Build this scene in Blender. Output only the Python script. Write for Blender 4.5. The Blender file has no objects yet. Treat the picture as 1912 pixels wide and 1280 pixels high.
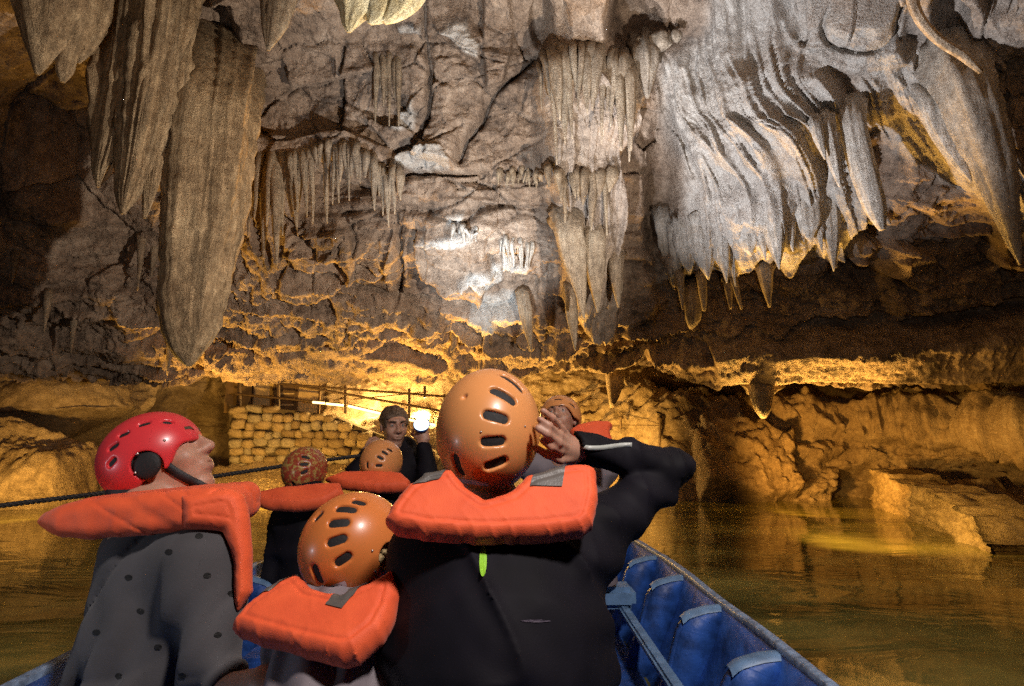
import bpy, bmesh, math, random
import numpy as np
from mathutils import Vector, Matrix
random.seed(7); rng = np.random.default_rng(11)
scene = bpy.context.scene
C = scene.collection

# ------------------------------------------------------------------ camera
PITCH = math.radians(9.62); FPX = 1062.2; EYE = 1.0
cam_d = bpy.data.cameras.new('camera'); cam = bpy.data.objects.new('camera', cam_d); C.objects.link(cam)
cam_d.lens = 20.0; cam_d.sensor_width = 36.0; cam_d.clip_start = 0.02; cam_d.clip_end = 200
cam.location = (0, 0, EYE); cam.rotation_euler = (math.radians(90) + PITCH, 0, 0)
scene.camera = cam
# ------------------------------------------------------------------ world: almost no daylight reaches the cave
w = bpy.data.worlds.new('World'); scene.world = w; w.use_nodes = True
bg = w.node_tree.nodes['Background']; bg.inputs[0].default_value = (0.55, 0.45, 0.60, 1); bg.inputs[1].default_value = 0.035
scene.view_settings.view_transform = 'Standard'; scene.view_settings.look = 'None'
scene.view_settings.exposure = 0.8; scene.view_settings.gamma = 1.0
scene.cycles.use_denoising = False
scene.cycles.max_bounces = 5; scene.cycles.diffuse_bounces = 3; scene.cycles.glossy_bounces = 3
scene.cycles.transmission_bounces = 3; scene.cycles.sample_clamp_indirect = 4.0
scene.cycles.caustics_reflective = False; scene.cycles.caustics_refractive = False

# ------------------------------------------------------------------ helpers
SP, CP = math.sin(PITCH), math.cos(PITCH)
def ray(px, py):
    a = (px - 956.0) / FPX; b = (640.0 - py) / FPX
    return a, CP - b * SP, SP + b * CP
def at(px, py, Y):
    "point of the place that lies Y metres ahead, on the line of sight of photo pixel (px, py)"
    dx, dy, dz = ray(px, py); t = Y / dy
    return np.array((dx * t, Y, EYE + dz * t))
def mpp(px, py, Y):
    return Y / ray(px, py)[1] / FPX
def tag(o, label=None, cat=None, group=None, kind=None):
    if label: o['label'] = label
    if cat: o['category'] = cat
    if group: o['group'] = group
    if kind: o['kind'] = kind
    return o
def empty(name, loc, label=None, cat=None, group=None):
    o = bpy.data.objects.new(name, None); C.objects.link(o); o.location = Vector(loc); o.empty_display_size = 0.05
    return tag(o, label, cat, group)
def link(name, me, mat=None, parent=None, smooth=True):
    if mat is not None: me.materials.append(mat)
    if smooth: me.polygons.foreach_set('use_smooth', np.ones(len(me.polygons), dtype=bool))
    o = bpy.data.objects.new(name, me); C.objects.link(o)
    if parent is not None:
        o.parent = parent; o.matrix_parent_inverse = Matrix.Translation(-world_loc(parent))
    return o
def world_loc(o):
    # every empty/mesh here is only translated; children of meshes sit at the world origin
    v = Vector((0, 0, 0)); v += o.location
    if o.parent is not None and o.location.length == 0: return Vector((0, 0, 0))
    return v
def pydata(name, V, F, mat=None, parent=None, smooth=True):
    me = bpy.data.meshes.new(name)
    if isinstance(F, np.ndarray) and F.shape[1] == 4:
        V = np.asarray(V, dtype=np.float32); n = len(F)
        me.vertices.add(len(V)); me.vertices.foreach_set('co', V.ravel())
        me.loops.add(4 * n); me.loops.foreach_set('vertex_index', F.astype(np.int32).ravel())
        me.polygons.add(n); me.polygons.foreach_set('loop_start', np.arange(0, 4 * n, 4, dtype=np.int32))
        me.update(calc_edges=True); me.validate()
    else:
        me.from_pydata([tuple(map(float, v)) for v in V], [], [tuple(map(int, f)) for f in F]); me.update()
    return link(name, me, mat, parent, smooth)
def gridfaces(nr, nc):
    i = np.arange(nr * nc).reshape(nr, nc)
    return np.stack((i[:-1, :-1], i[1:, :-1], i[1:, 1:], i[:-1, 1:]), -1).reshape(-1, 4)
# --- noise
TAB = rng.random((64, 64, 64)).astype(np.float32)
def noise(x, y, z):
    x = np.asarray(x, dtype=np.float32); y = np.asarray(y, dtype=np.float32) + 0 * x; z = np.asarray(z, dtype=np.float32) + 0 * x
    xi = np.floor(x).astype(np.int32); yi = np.floor(y).astype(np.int32); zi = np.floor(z).astype(np.int32)
    fx = x - xi; fy = y - yi; fz = z - zi
    fx = fx * fx * fx * (fx * (fx * 6 - 15) + 10); fy = fy * fy * fy * (fy * (fy * 6 - 15) + 10); fz = fz * fz * fz * (fz * (fz * 6 - 15) + 10)
    x0 = xi & 63; x1 = (xi + 1) & 63; y0 = yi & 63; y1 = (yi + 1) & 63; z0 = zi & 63; z1 = (zi + 1) & 63
    a = TAB[x0, y0, z0] * (1 - fx) + TAB[x1, y0, z0] * fx; b = TAB[x0, y1, z0] * (1 - fx) + TAB[x1, y1, z0] * fx
    c = TAB[x0, y0, z1] * (1 - fx) + TAB[x1, y0, z1] * fx; d = TAB[x0, y1, z1] * (1 - fx) + TAB[x1, y1, z1] * fx
    return (a * (1 - fy) + b * fy) * (1 - fz) + (c * (1 - fy) + d * fy) * fz
def fbm(x, y, z, oct=4, gain=0.5, ridged=False):
    s = 0.0; amp = 1.0; tot = 0.0; f = 1.0
    for k in range(oct):
        n = noise(x * f + 17.3 * k, y * f + 5.1 * k, z * f + 9.7 * k)
        if ridged: n = 1 - np.abs(2 * n - 1)
        s = s + amp * n; tot += amp; amp *= gain; f *= 2.03
    return s / tot
def voronoi2(x, y, seed=0):
    "distance to nearest cell edge (approx), and a random value per cell"
    xi = np.floor(x).astype(np.int32); yi = np.floor(y).astype(np.int32)
    f1 = np.full(x.shape, 9.0, np.float32); f2 = f1.copy(); cid = np.zeros(x.shape, np.float32); gx = f1 * 0; gy = f1 * 0
    for di in (-1, 0, 1):
        for dj in (-1, 0, 1):
            a = (xi + di) & 63; b = (yi + dj) & 63
            cx = xi + di + TAB[a, b, seed]; cy = yi + dj + TAB[a, b, seed + 1]
            d = np.hypot(x - cx, y - cy)
            near = d < f1
            f2 = np.where(near, f1, np.minimum(f2, d)); cid = np.where(near, TAB[a, b, seed + 2], cid)
            gx = np.where(near, x - cx, gx); gy = np.where(near, y - cy, gy)
            f1 = np.where(near, d, f1)
    return f2 - f1, cid, gx, gy
def sstep(a, b, x):
    t = np.clip((x - a) / (b - a), 0, 1); return t * t * (3 - 2 * t)
def polydist(PX, PY, poly):
    "signed distance to a polygon (negative inside)"
    d = np.full(PX.shape, 1e9, np.float32); inside = np.zeros(PX.shape, bool); n = len(poly)
    for i in range(n):
        x0, y0 = poly[i]; x1, y1 = poly[(i + 1) % n]
        ex, ey = x1 - x0, y1 - y0; L = ex * ex + ey * ey + 1e-9
        t = np.clip(((PX - x0) * ex + (PY - y0) * ey) / L, 0, 1)
        d = np.minimum(d, np.hypot(PX - x0 - t * ex, PY - y0 - t * ey))
        c = (y0 > PY) != (y1 > PY)
        inside ^= c & (PX < (x1 - x0) * (PY - y0) / (y1 - y0 + 1e-9) + x0)
    return np.where(inside, -d, d)
def linedist(PX, PY, pts):
    d = np.full(PX.shape, 1e9, np.float32)
    for (x0, y0), (x1, y1) in zip(pts[:-1], pts[1:]):
        ex, ey = x1 - x0, y1 - y0; L = ex * ex + ey * ey + 1e-9
        t = np.clip(((PX - x0) * ex + (PY - y0) * ey) / L, 0, 1)
        d = np.minimum(d, np.hypot(PX - x0 - t * ex, PY - y0 - t * ey))
    return d
def spline1(xs, ys, x):
    "smooth monotone-ish cubic (Catmull-Rom) through control values"
    xs = np.asarray(xs, float); ys = np.asarray(ys, float)
    m = np.gradient(ys, xs); k = np.clip(np.searchsorted(xs, x) - 1, 0, len(xs) - 2)
    h = xs[k + 1] - xs[k]; t = np.clip((x - xs[k]) / h, 0, 1)
    return ((2*t**3 - 3*t**2 + 1) * ys[k] + (t**3 - 2*t**2 + t) * h * m[k] + (-2*t**3 + 3*t**2) * ys[k+1] + (t**3 - t**2) * h * m[k+1])
def surf2(cols, rows, T, X, Y):
    "tensor interpolation of a control table T[row][col] on grid vectors X (cols), Y (rows)"
    A = np.stack([spline1(cols, r, X) for r in T], 0)
    return np.stack([spline1(rows, A[:, j], Y) for j in range(A.shape[1])], 1)
def gridnormals(P):
    du = np.gradient(P, axis=1); dv = np.gradient(P, axis=0)
    n = np.cross(dv, du); n /= np.linalg.norm(n, axis=2, keepdims=True) + 1e-9
    return n

# ------------------------------------------------------------------ materials
MATS = {}
def nodes_of(name):
    m = bpy.data.materials.new(name); m.use_nodes = True; nt = m.node_tree
    return m, nt, nt.nodes, nt.links, nt.nodes['Principled BSDF']
def rock_mat(name, cols, calc=None, rough=0.6, scale=1.0, bump=0.75, spec=0.35, streak=0.0, grain=0.35):
    "cols: dark, mid, light rock colours; calc: colour of the calcite skin, driven by the mesh attribute 'calcite'"
    m, nt, N, L, bs = nodes_of(name)
    tc = N.new('ShaderNodeTexCoord')
    n1 = N.new('ShaderNodeTexNoise'); n1.inputs['Scale'].default_value = 1.3 * scale; n1.inputs['Detail'].default_value = 8; n1.inputs['Roughness'].default_value = 0.65
    n2 = N.new('ShaderNodeTexNoise'); n2.inputs['Scale'].default_value = 9 * scale; n2.inputs['Detail'].default_value = 6; n2.inputs['Roughness'].default_value = 0.7
    for n in (n1, n2): L.new(tc.outputs['Object'], n.inputs['Vector'])
    add = N.new('ShaderNodeMath'); add.operation = 'MULTIPLY_ADD'; add.inputs[1].default_value = 0.5
    L.new(n2.outputs['Fac'], add.inputs[0])
    h = N.new('ShaderNodeMath'); h.operation = 'MULTIPLY'; h.inputs[1].default_value = 0.5; L.new(n1.outputs['Fac'], h.inputs[0]); L.new(h.outputs[0], add.inputs[2])
    cr = N.new('ShaderNodeValToRGB'); e = cr.color_ramp.elements
    e[0].position = 0.36; e[0].color = (*cols[0], 1); e[1].position = 0.64; e[1].color = (*cols[2], 1)
    k = e.new(0.5); k.color = (*cols[1], 1); L.new(add.outputs[0], cr.inputs['Fac'])
    col = cr.outputs['Color']
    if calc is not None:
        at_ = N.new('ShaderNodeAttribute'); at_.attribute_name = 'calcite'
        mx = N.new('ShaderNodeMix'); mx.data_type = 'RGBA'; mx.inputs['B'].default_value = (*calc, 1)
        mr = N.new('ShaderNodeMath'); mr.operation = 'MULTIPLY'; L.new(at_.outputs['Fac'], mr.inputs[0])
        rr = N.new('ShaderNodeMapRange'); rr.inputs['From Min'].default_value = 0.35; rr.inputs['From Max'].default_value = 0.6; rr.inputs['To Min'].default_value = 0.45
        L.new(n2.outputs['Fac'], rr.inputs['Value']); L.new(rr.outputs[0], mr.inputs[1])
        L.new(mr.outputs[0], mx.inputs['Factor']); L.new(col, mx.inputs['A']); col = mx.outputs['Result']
    # mineral grain: fine dark and light specks
    n4 = N.new('ShaderNodeTexNoise'); n4.inputs['Scale'].default_value = 70 * scale; n4.inputs['Detail'].default_value = 4; n4.inputs['Roughness'].default_value = 0.75
    L.new(tc.outputs['Object'], n4.inputs['Vector'])
    g = N.new('ShaderNodeMapRange'); g.inputs['From Min'].default_value = 0.35; g.inputs['From Max'].default_value = 0.65; g.inputs['To Min'].default_value = 1 - grain; g.inputs['To Max'].default_value = 1 + grain
    L.new(n4.outputs['Fac'], g.inputs['Value'])
    ml = N.new('ShaderNodeVectorMath'); ml.operation = 'SCALE'; L.new(col, ml.inputs[0]); L.new(g.outputs[0], ml.inputs['Scale']); col = ml.outputs[0]
    if streak:
        mp = N.new('ShaderNodeMapping'); mp.inputs['Scale'].default_value = (1, 1, 0.10); L.new(tc.outputs['Object'], mp.inputs['Vector'])
        n5 = N.new('ShaderNodeTexNoise'); n5.inputs['Scale'].default_value = 22; n5.inputs['Detail'].default_value = 5; n5.inputs['Roughness'].default_value = 0.65; n5.inputs['Distortion'].default_value = 0.6; L.new(mp.outputs[0], n5.inputs['Vector'])
        g2 = N.new('ShaderNodeMapRange'); g2.inputs['From Min'].default_value = 0.35; g2.inputs['From Max'].default_value = 0.65; g2.inputs['To Min'].default_value = 1 - streak; g2.inputs['To Max'].default_value = 1 + streak * 0.6
        L.new(n5.outputs['Fac'], g2.inputs['Value']); m2 = N.new('ShaderNodeVectorMath'); m2.operation = 'SCALE'; L.new(col, m2.inputs[0]); L.new(g2.outputs[0], m2.inputs['Scale']); col = m2.outputs[0]
    L.new(col, bs.inputs['Base Color'])
    n3 = N.new('ShaderNodeTexNoise'); n3.inputs['Scale'].default_value = 38 * scale; n3.inputs['Detail'].default_value = 7; n3.inputs['Roughness'].default_value = 0.7
    L.new(tc.outputs['Object'], n3.inputs['Vector'])
    bm = N.new('ShaderNodeBump'); bm.inputs['Strength'].default_value = bump; bm.inputs['Distance'].default_value = 0.05 / scale
    L.new(n3.outputs['Fac'], bm.inputs['Height'])
    nrm_ = bm.outputs[0]
    if streak:
        b2 = N.new('ShaderNodeBump'); b2.inputs['Strength'].default_value = 0.5; b2.inputs['Distance'].default_value = 0.04; L.new(n5.outputs['Fac'], b2.inputs['Height']); L.new(nrm_, b2.inputs['Normal']); nrm_ = b2.outputs[0]
    L.new(nrm_, bs.inputs['Normal'])
    rm = N.new('ShaderNodeMapRange'); rm.inputs['To Min'].default_value = rough - 0.2; rm.inputs['To Max'].default_value = rough + 0.25
    L.new(n2.outputs['Fac'], rm.inputs['Value']); L.new(rm.outputs[0], bs.inputs['Roughness'])
    bs.inputs['Specular IOR Level'].default_value = spec
    return m
def plain_mat(name, col, rough=0.5, var=0.15, scale=12.0, bump=0.1, bscale=60.0, metal=0.0, spec=0.5, bdist=0.004, sheen=0.0):
    m, nt, N, L, bs = nodes_of(name)
    tc = N.new('ShaderNodeTexCoord')
    n = N.new('ShaderNodeTexNoise'); n.inputs['Scale'].default_value = scale; n.inputs['Detail'].default_value = 5; L.new(tc.outputs['Object'], n.inputs['Vector'])
    cr = N.new('ShaderNodeValToRGB'); e = cr.color_ramp.elements
    e[0].position = 0.3; e[1].position = 0.7
    e[0].color = (*[c * (1 - var) for c in col], 1); e[1].color = (*[min(1, c * (1 + var)) for c in col], 1)
    L.new(n.outputs['Fac'], cr.inputs['Fac']); L.new(cr.outputs['Color'], bs.inputs['Base Color'])
    b = N.new('ShaderNodeTexNoise'); b.inputs['Scale'].default_value = bscale; b.inputs['Detail'].default_value = 4; L.new(tc.outputs['Object'], b.inputs['Vector'])
    bm = N.new('ShaderNodeBump'); bm.inputs['Strength'].default_value = bump; bm.inputs['Distance'].default_value = bdist
    L.new(b.outputs['Fac'], bm.inputs['Height']); L.new(bm.outputs[0], bs.inputs['Normal'])
    bs.inputs['Roughness'].default_value = rough; bs.inputs['Metallic'].default_value = metal; bs.inputs['Specular IOR Level'].default_value = spec
    if sheen: bs.inputs['Sheen Weight'].default_value = sheen
    return m
def emit_mat(name, col, strength):
    m, nt, N, L, bs = nodes_of(name)
    bs.inputs['Base Color'].default_value = (0.8, 0.8, 0.8, 1)
    bs.inputs['Emission Color'].default_value = (*col, 1); bs.inputs['Emission Strength'].default_value = strength
    return m
def set_attr(o, name, vals):
    a = o.data.attributes.new(name, 'FLOAT', 'POINT'); a.data.foreach_set('value', np.asarray(vals, dtype=np.float32).ravel())

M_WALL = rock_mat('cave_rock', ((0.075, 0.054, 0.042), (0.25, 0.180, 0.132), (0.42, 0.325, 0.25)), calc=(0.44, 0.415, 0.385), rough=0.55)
M_STAL = rock_mat('dripstone', ((0.13, 0.095, 0.065), (0.27, 0.205, 0.14), (0.40, 0.33, 0.24)), calc=(0.55, 0.53, 0.5), rough=0.5, scale=1.6, streak=0.30)
M_BACK = rock_mat('passage_rock', ((0.13, 0.095, 0.065), (0.30, 0.23, 0.16), (0.44, 0.36, 0.27)), rough=0.6)

# ------------------------------------------------------------------ lamps
def lamp(kind, name, loc, target, power, col, size=0.1, spot=60, blend=0.5):
    l = bpy.data.lights.new(name, kind); l.energy = power; l.color = col
    if kind in ('POINT', 'SPOT'): l.shadow_soft_size = size
    if kind == 'SPOT': l.spot_size = math.radians(spot); l.spot_blend = blend
    o = bpy.data.objects.new(name, l); C.objects.link(o); o.location = Vector(loc)
    if target is not None:
        o.rotation_euler = (Vector(target) - Vector(loc)).to_track_quat('-Z', 'Y').to_euler()
    return o
WARM = (1.0, 0.53, 0.10); WHITE = (0.86, 0.90, 1.0); NEUTRAL = (1.0, 0.90, 0.78)
FLASH = at(787, 792, 3.45)
lamp('SPOT', 'flashlight_beam', FLASH + np.array((0.01, -0.06, 0.05)), at(905, 490, 6.9), 680, (0.76, 0.89, 1.0), 0.015, 31, 1.0)
lamp('SPOT', 'flashlight_spill', FLASH + np.array((0.01, -0.07, 0.06)), at(930, 200, 5.5), 420, (0.86, 0.93, 1.0), 0.03, 72, 0.9)
lamp('SPOT', 'white_flood_right', (0.1, 4.0, 0.95), at(1440, 170, 5.0), 760, (0.96, 0.96, 1.0), 0.06, 62, 0.9)
lamp('SPOT', 'neutral_flood_left', (1.5, 2.9, 1.1), at(700, 190, 5.5), 640, (1.0, 0.86, 0.70), 0.05, 100, 0.9)
lamp('SPOT', 'neutral_fill', (-1.2, 0.6, 2.2), at(700, 250, 5.5), 28, NEUTRAL, 0.10, 110, 0.9)
lamp('SPOT', 'added_fill_right', (0.5, 0.3, 1.5), at(1680, 520, 6.0), 45, (1.0, 0.86, 0.74), 0.03, 60, 1.0)  # added fill that lifts the black right overhang, no real lamp there
lamp('SPOT', 'added_fill_left', (-0.9, 0.5, 1.4), at(120, 380, 6.0), 26, (1.0, 0.82, 0.76), 0.03, 55, 1.0)  # added fill to brighten the dark upper left wall, not a real source
lamp('POINT', 'headlamp_left', (-1.9, 0.75, 0.72), None, 5, (0.80, 0.88, 1.0), 0.03)
lamp('SPOT', 'roof_lamp', (0.9, -0.2, 2.9), (0.0, 1.9, 0.6), 180, (1.0, 0.90, 0.84), 0.15, 96, 0.8)
def warm(name, loc, tgt, p, ang=130, col=WARM, size=0.08): return lamp('SPOT', name, loc, tgt, p, col, size, ang, 0.9)
warm('warm_lamp_left', (-5.0, 7.5, 0.2), (-3.5, 7.0, 1.9), 640, 92)
warm('warm_lamp_mid', (-1.5, 8.5, 0.2), (-1.1, 7.0, 2.4), 760, 100)
warm('warm_lamp_centre', (0.9, 8.6, 0.2), (1.0, 7.0, 2.3), 520, 95)
warm('warm_lamp_right', (3.2, 7.7, 0.2), (3.7, 6.3, 2.4), 480, 95)
warm('warm_lamp_far', (0.9, 8.2, 0.35), (1.5, 12.0, 1.2), 760, 85)
warm('warm_lamp_far_left', (-3.6, 8.0, 0.35), (-4.2, 11.0, 1.2), 300, 120)
warm('warm_lamp_bank', (2.5, 5.3, 0.55), (4.9, 6.7, 0.05), 270, 84)
warm('warm_lamp_bank_right', (3.4, 7.8, 0.3), (6.5, 9.5, 1.2), 230, 115, (1.0, 0.46, 0.07))
warm('warm_lamp_ledge', (4.3, 7.0, 0.4), at(1600, 540, 6.0), 260, 80)
warm('warm_lamp_shore', (-6.0, 6.8, 0.3), (-7.6, 9.5, 1.0), 260, 110)
for gx_, gy_, gp in ((690, 748, 90), (790, 768, 110), (900, 780, 90)): lamp('POINT', 'tube_glow', at(gx_, gy_, 11.7), None, gp, (1.0, 0.60, 0.17), 0.05)
# ================================================================== the vault: overhanging wall and low lip over the water
STEP = 2.6
gx = np.arange(-330, 2260, STEP).astype(np.float32)
lip_x = [-330, 0, 130, 300, 420, 500, 640, 780, 850, 980, 1100, 1185, 1205, 1235, 1300, 1420, 1600, 1750, 1912, 2260]
lip_y = [722, 718, 726, 712, 706, 712, 712, 716, 700, 694, 686, 674, 655, 690, 712, 718, 724, 718, 712, 700]
LIP = np.interp(gx, lip_x, lip_y) + 5 * (noise(gx * 0.03, 0, 3.3) - 0.5) + 7 * (noise(gx * 0.1, 0, 7.3) - 0.5)
NV = 430
v = np.linspace(0, 1, NV)
TOP = -420.0
PX = np.repeat(gx[None, :], NV, 0)
PY = (TOP + (LIP - TOP)[None, :] * v[:, None]).astype(np.float32)
cols = [-330, 0, 330, 640, 956, 1200, 1500, 1912, 2260]
rows = [-420, -150, 0, 200, 400, 540, 640, 730]
TY = [
 [2.0, 2.3, 2.6, 2.7, 2.7, 2.7, 2.6, 2.2, 1.9],
 [3.0, 3.4, 3.8, 4.0, 4.0, 4.0, 3.8, 3.3, 2.9],
 [3.9, 4.4, 5.0, 5.2, 5.2, 5.2, 4.8, 4.2, 3.7],
 [4.8, 5.4, 6.0, 6.0, 5.9, 6.1, 5.5, 5.0, 4.5],
 [5.6, 6.2, 6.7, 6.4, 6.3, 6.5, 6.0, 5.8, 5.2],
 [6.0, 6.5, 7.0, 7.0, 6.9, 6.9, 6.6, 6.3, 5.7],
 [6.3, 6.9, 7.5, 7.7, 7.6, 7.4, 7.0, 6.6, 6.0],
 [6.8, 7.4, 8.1, 8.5, 8.5, 8.1, 7.5, 7.0, 6.4]]
Yc = surf2(cols, rows, TY, gx.astype(float), np.linspace(-420, 730, 300))   # on regular rows, resampled to each column's rows
ri = (PY + 420) / 1150 * 299; r0 = np.clip(ri.astype(int), 0, 298); fr = ri - r0
ci = np.repeat(np.arange(len(gx))[None, :], NV, 0)
Y0 = Yc[r0, ci] * (1 - fr) + Yc[r0 + 1, ci] * fr
dx, dy, dz = ray(PX, PY)
P = np.stack((dx / dy * Y0, Y0, EYE + dz / dy * Y0), -1)
Nn = gridnormals(P)
Nn *= np.sign(-(Nn * P).sum(2) + Nn[..., 2] * EYE)[..., None]      # toward the water
X, Yw, Z = P[..., 0], P[..., 1], P[..., 2]

def blob(cx, cy, rx, ry, ang=0.0, hard=0.5):
    c, s = math.cos(ang), math.sin(ang)
    u = ((PX - cx) * c + (PY - cy) * s) / rx; q = (-(PX - cx) * s + (PY - cy) * c) / ry
    r = np.sqrt(u * u + q * q); return 1 - sstep(hard, 1.0, r)
wx = (noise(X * 1.7, Yw * 1.7, Z * 1.7) - 0.5) * 60 + (noise(X * 5, Yw * 5, Z * 5 + 9) - 0.5) * 18     # wobble for drawn outlines (px)
wy = (noise(X * 1.7 + 31, Yw * 1.7, Z * 1.7) - 0.5) * 60 + (noise(X * 5 + 11, Yw * 5, Z * 5) - 0.5) * 18
def region(poly, soft=30, wob=0.5):
    return 1 - sstep(-soft * 0.5, soft * 0.5, polydist(PX + wx * wob, PY + wy * wob, poly))

D = 0.55 * (fbm(X * 0.45, Yw * 0.45, Z * 0.6, 3) - 0.5)
D += 0.22 * (fbm(X * 1.3 + 4, Yw * 1.3, Z * 1.3, 3, ridged=True) - 0.6)
# --- masks
flow_r = region([(1225, 100), (1310, 70), (1350, -80), (1560, -80), (1545, 120), (1585, 210), (1665, 415), (1600, 480), (1500, 510), (1400, 500), (1240, 545), (1285, 330), (1225, 170)], 40)
flow_r2 = region([(1590, 150), (1720, 90), (1830, 130), (1905, 330), (1900, 470), (1790, 350), (1700, 300), (1600, 220)], 30)
col_c = region([(1035, -80), (1140, -80), (1150, 50), (1200, 100), (1185, 260), (1140, 310), (1150, 400), (1140, 600), (1060, 560), (1025, 420), (1010, 300), (998, 130), (1040, 70)], 24)
smooth_r = region([(1500, 15), (1690, 10), (1700, 115), (1640, 140), (1520, 130), (1490, 80)], 30)
flow_l = region([(470, 250), (545, 270), (590, 330), (560, 420), (520, 500), (470, 470), (440, 300)], 20)
flow_r = flow_r * (1 - smooth_r); flow_r2 = flow_r2 * (1 - smooth_r)
strata = sstep(500, 610, PY + wx * 0.6 + 70 * sstep(1250, 1500, PX) * 0 + 40 * sstep(520, 330, PX))
flowm = np.clip(flow_r + flow_r2 + col_c + flow_l, 0, 1)
blocks = (1 - flowm) * (1 - strata)
# --- bulges of the big dripstone masses
D += 0.45 * blob(1400, 250, 190, 290, 0.15, 0.2) + 0.30 * blob(1410, 440, 180, 110, 0, 0.3) + 0.35 * blob(1830, 260, 110, 230, -0.35, 0.3)
D += 0.38 * col_c + 0.22 * blob(1095, 200, 85, 120, 0, 0.3) + 0.2 * blob(1090, 480, 60, 130, 0, 0.3)
D -= 0.55 * blob(1235, 360, 38, 210, 0.05, 0.3) + 0.35 * blob(1650, 310, 55, 110, 0.1, 0.3) + 0.5 * blob(1180, 40, 70, 60, 0, 0.3)
D -= 0.30 * blob(1010, 40, 26, 60, 0, 0.3) + 0.45 * blob(1775, 40, 45, 70, -0.3, 0.3)
D -= 0.6 * blob(120, 260, 190, 150, 0.5, 0.2) + 0.25 * blob(180, 470, 240, 60, 0, 0.3) + 0.45 * blob(400, 70, 60, 90, 0, 0.3)
D += 0.25 * blob(70, 330, 70, 90, 0.3, 0.3) + 0.22 * blob(120, 400, 60, 50, 0, 0.4)
# --- plates of the fractured roof, drawn from the joints one sees
plates = [([(478, 130), (560, 90), (625, 110), (632, 200), (630, 245), (590, 258), (540, 270), (490, 248), (472, 215)], -0.02, -0.0006, 0.0008),
          ([(640, 100), (700, 80), (775, 85), (800, 110), (800, 200), (782, 262), (740, 282), (690, 235), (640, 225), (632, 160)], 0.10, 0.0006, 0.0006),
          ([(812, 110), (860, 105), (905, 170), (905, 215), (870, 262), (855, 310), (780, 300), (800, 230), (812, 180)], 0.13, -0.0004, 0.0008),
          ([(810, 30), (860, 10), (905, 60), (900, 118), (870, 100), (825, 60)], 0.16, 0.0005, 0.0014),
          ([(905, -40), (955, -40), (958, 60), (940, 160), (915, 170), (905, 90)], 0.24, 0.0, 0.0),
          ([(640, 300), (760, 330), (850, 322), (1000, 330), (1010, 380), (900, 395), (740, 390), (650, 360)], -0.10, 0, -0.0006),
          ([(545, 400), (640, 400), (650, 440), (615, 500), (560, 495)], 0.12, 0.0008, 0.0008),
          ([(650, 400), (745, 395), (740, 480), (700, 520), (640, 500)], 0.06, 0, 0.0006),
          ([(745, 390), (900, 400), (960, 440), (900, 485), (820, 510), (745, 510)], 0.02, 0.0006, -0.0005),
          ([(780, 530), (870, 500), (905, 530), (895, 565), (830, 560)], 0.16, 0.001, 0.001),
          ([(620, 540), (760, 560), (900, 580), (1000, 560), (990, 640), (820, 630), (640, 600)], 0.05, 0, -0.001)]
for poly, h, sx, sy in plates:
    m = region(poly, 9, 0.18); cx = sum(p[0] for p in poly) / len(poly); cy = sum(p[1] for p in poly) / len(poly)
    D += m * (h + (PX - cx) * sx + (PY - cy) * sy)
vx, vc, vgx, vgy = voronoi2(PX / 135 + wx / 130, PY / 85 + wy / 110, 5)
tilt = (vc - 0.5) * 0.22 + vgx * (TAB[7][(vc * 60).astype(int), 3] - 0.5) * 0.35 + vgy * (TAB[9][(vc * 60).astype(int), 8] - 0.35) * 0.30
D += blocks * (1.15 * tilt - 0.05 * (1 - sstep(0.0, 0.07, vx)))
v2, vc2, _, _ = voronoi2(PX / 31 + wx / 60, PY / 22 + wy / 60, 9)
D += blocks * (0.045 * (vc2 - 0.5) - 0.008 * (1 - sstep(0, 0.1, v2)))
cracks = [[(473, 225), (490, 248), (540, 270), (600, 255), (650, 248)], [(790, -20), (797, 80), (806, 150), (800, 220), (780, 262), (745, 284)],
          [(1000, 110), (935, 170), (920, 190), (900, 235), (872, 262), (860, 300)], [(640, 90), (632, 170), (632, 245)],
          [(745, 322), (850, 326), (905, 322)], [(800, 395), (870, 410), (905, 385), (1000, 392)], [(600, 500), (660, 525), (760, 560), (860, 575), (960, 565)],
          [(640, 400), (700, 392), (800, 395)], 
          [(780, 530), (830, 560), (900, 565)], [(540, 400), (600, 470), (650, 512)], [(740, 400), (752, 500), (740, 560)]]
for c in cracks:
    d = linedist(PX + wx * 0.12, PY + wy * 0.12, c); D -= 0.17 * np.exp(-(d / 3.0) ** 2) + 0.05 * np.exp(-(d / 10) ** 2)
# wet calcite facets; the flashlight's white on them is partly painted in
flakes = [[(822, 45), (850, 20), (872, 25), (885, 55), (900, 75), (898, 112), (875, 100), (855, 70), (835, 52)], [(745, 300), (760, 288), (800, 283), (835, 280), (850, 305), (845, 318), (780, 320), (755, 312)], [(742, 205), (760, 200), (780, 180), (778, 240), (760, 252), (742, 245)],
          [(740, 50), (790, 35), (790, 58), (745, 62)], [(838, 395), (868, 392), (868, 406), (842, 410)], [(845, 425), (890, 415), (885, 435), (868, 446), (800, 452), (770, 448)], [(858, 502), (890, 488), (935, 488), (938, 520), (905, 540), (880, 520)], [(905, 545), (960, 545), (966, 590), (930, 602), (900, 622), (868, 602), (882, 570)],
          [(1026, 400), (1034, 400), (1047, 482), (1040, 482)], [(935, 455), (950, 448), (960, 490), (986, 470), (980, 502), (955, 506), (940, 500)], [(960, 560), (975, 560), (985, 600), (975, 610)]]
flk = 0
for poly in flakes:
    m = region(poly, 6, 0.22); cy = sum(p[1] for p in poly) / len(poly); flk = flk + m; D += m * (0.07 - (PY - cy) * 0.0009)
# --- ledge over the central shelf of drips, hollow beneath
D += 0.30 * region([(470, 250), (560, 262), (640, 250), (735, 285), (745, 325), (650, 300), (545, 300), (480, 320)], 14, 0.2)
D -= 0.25 * blob(640, 345, 80, 45, 0, 0.3)
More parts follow.
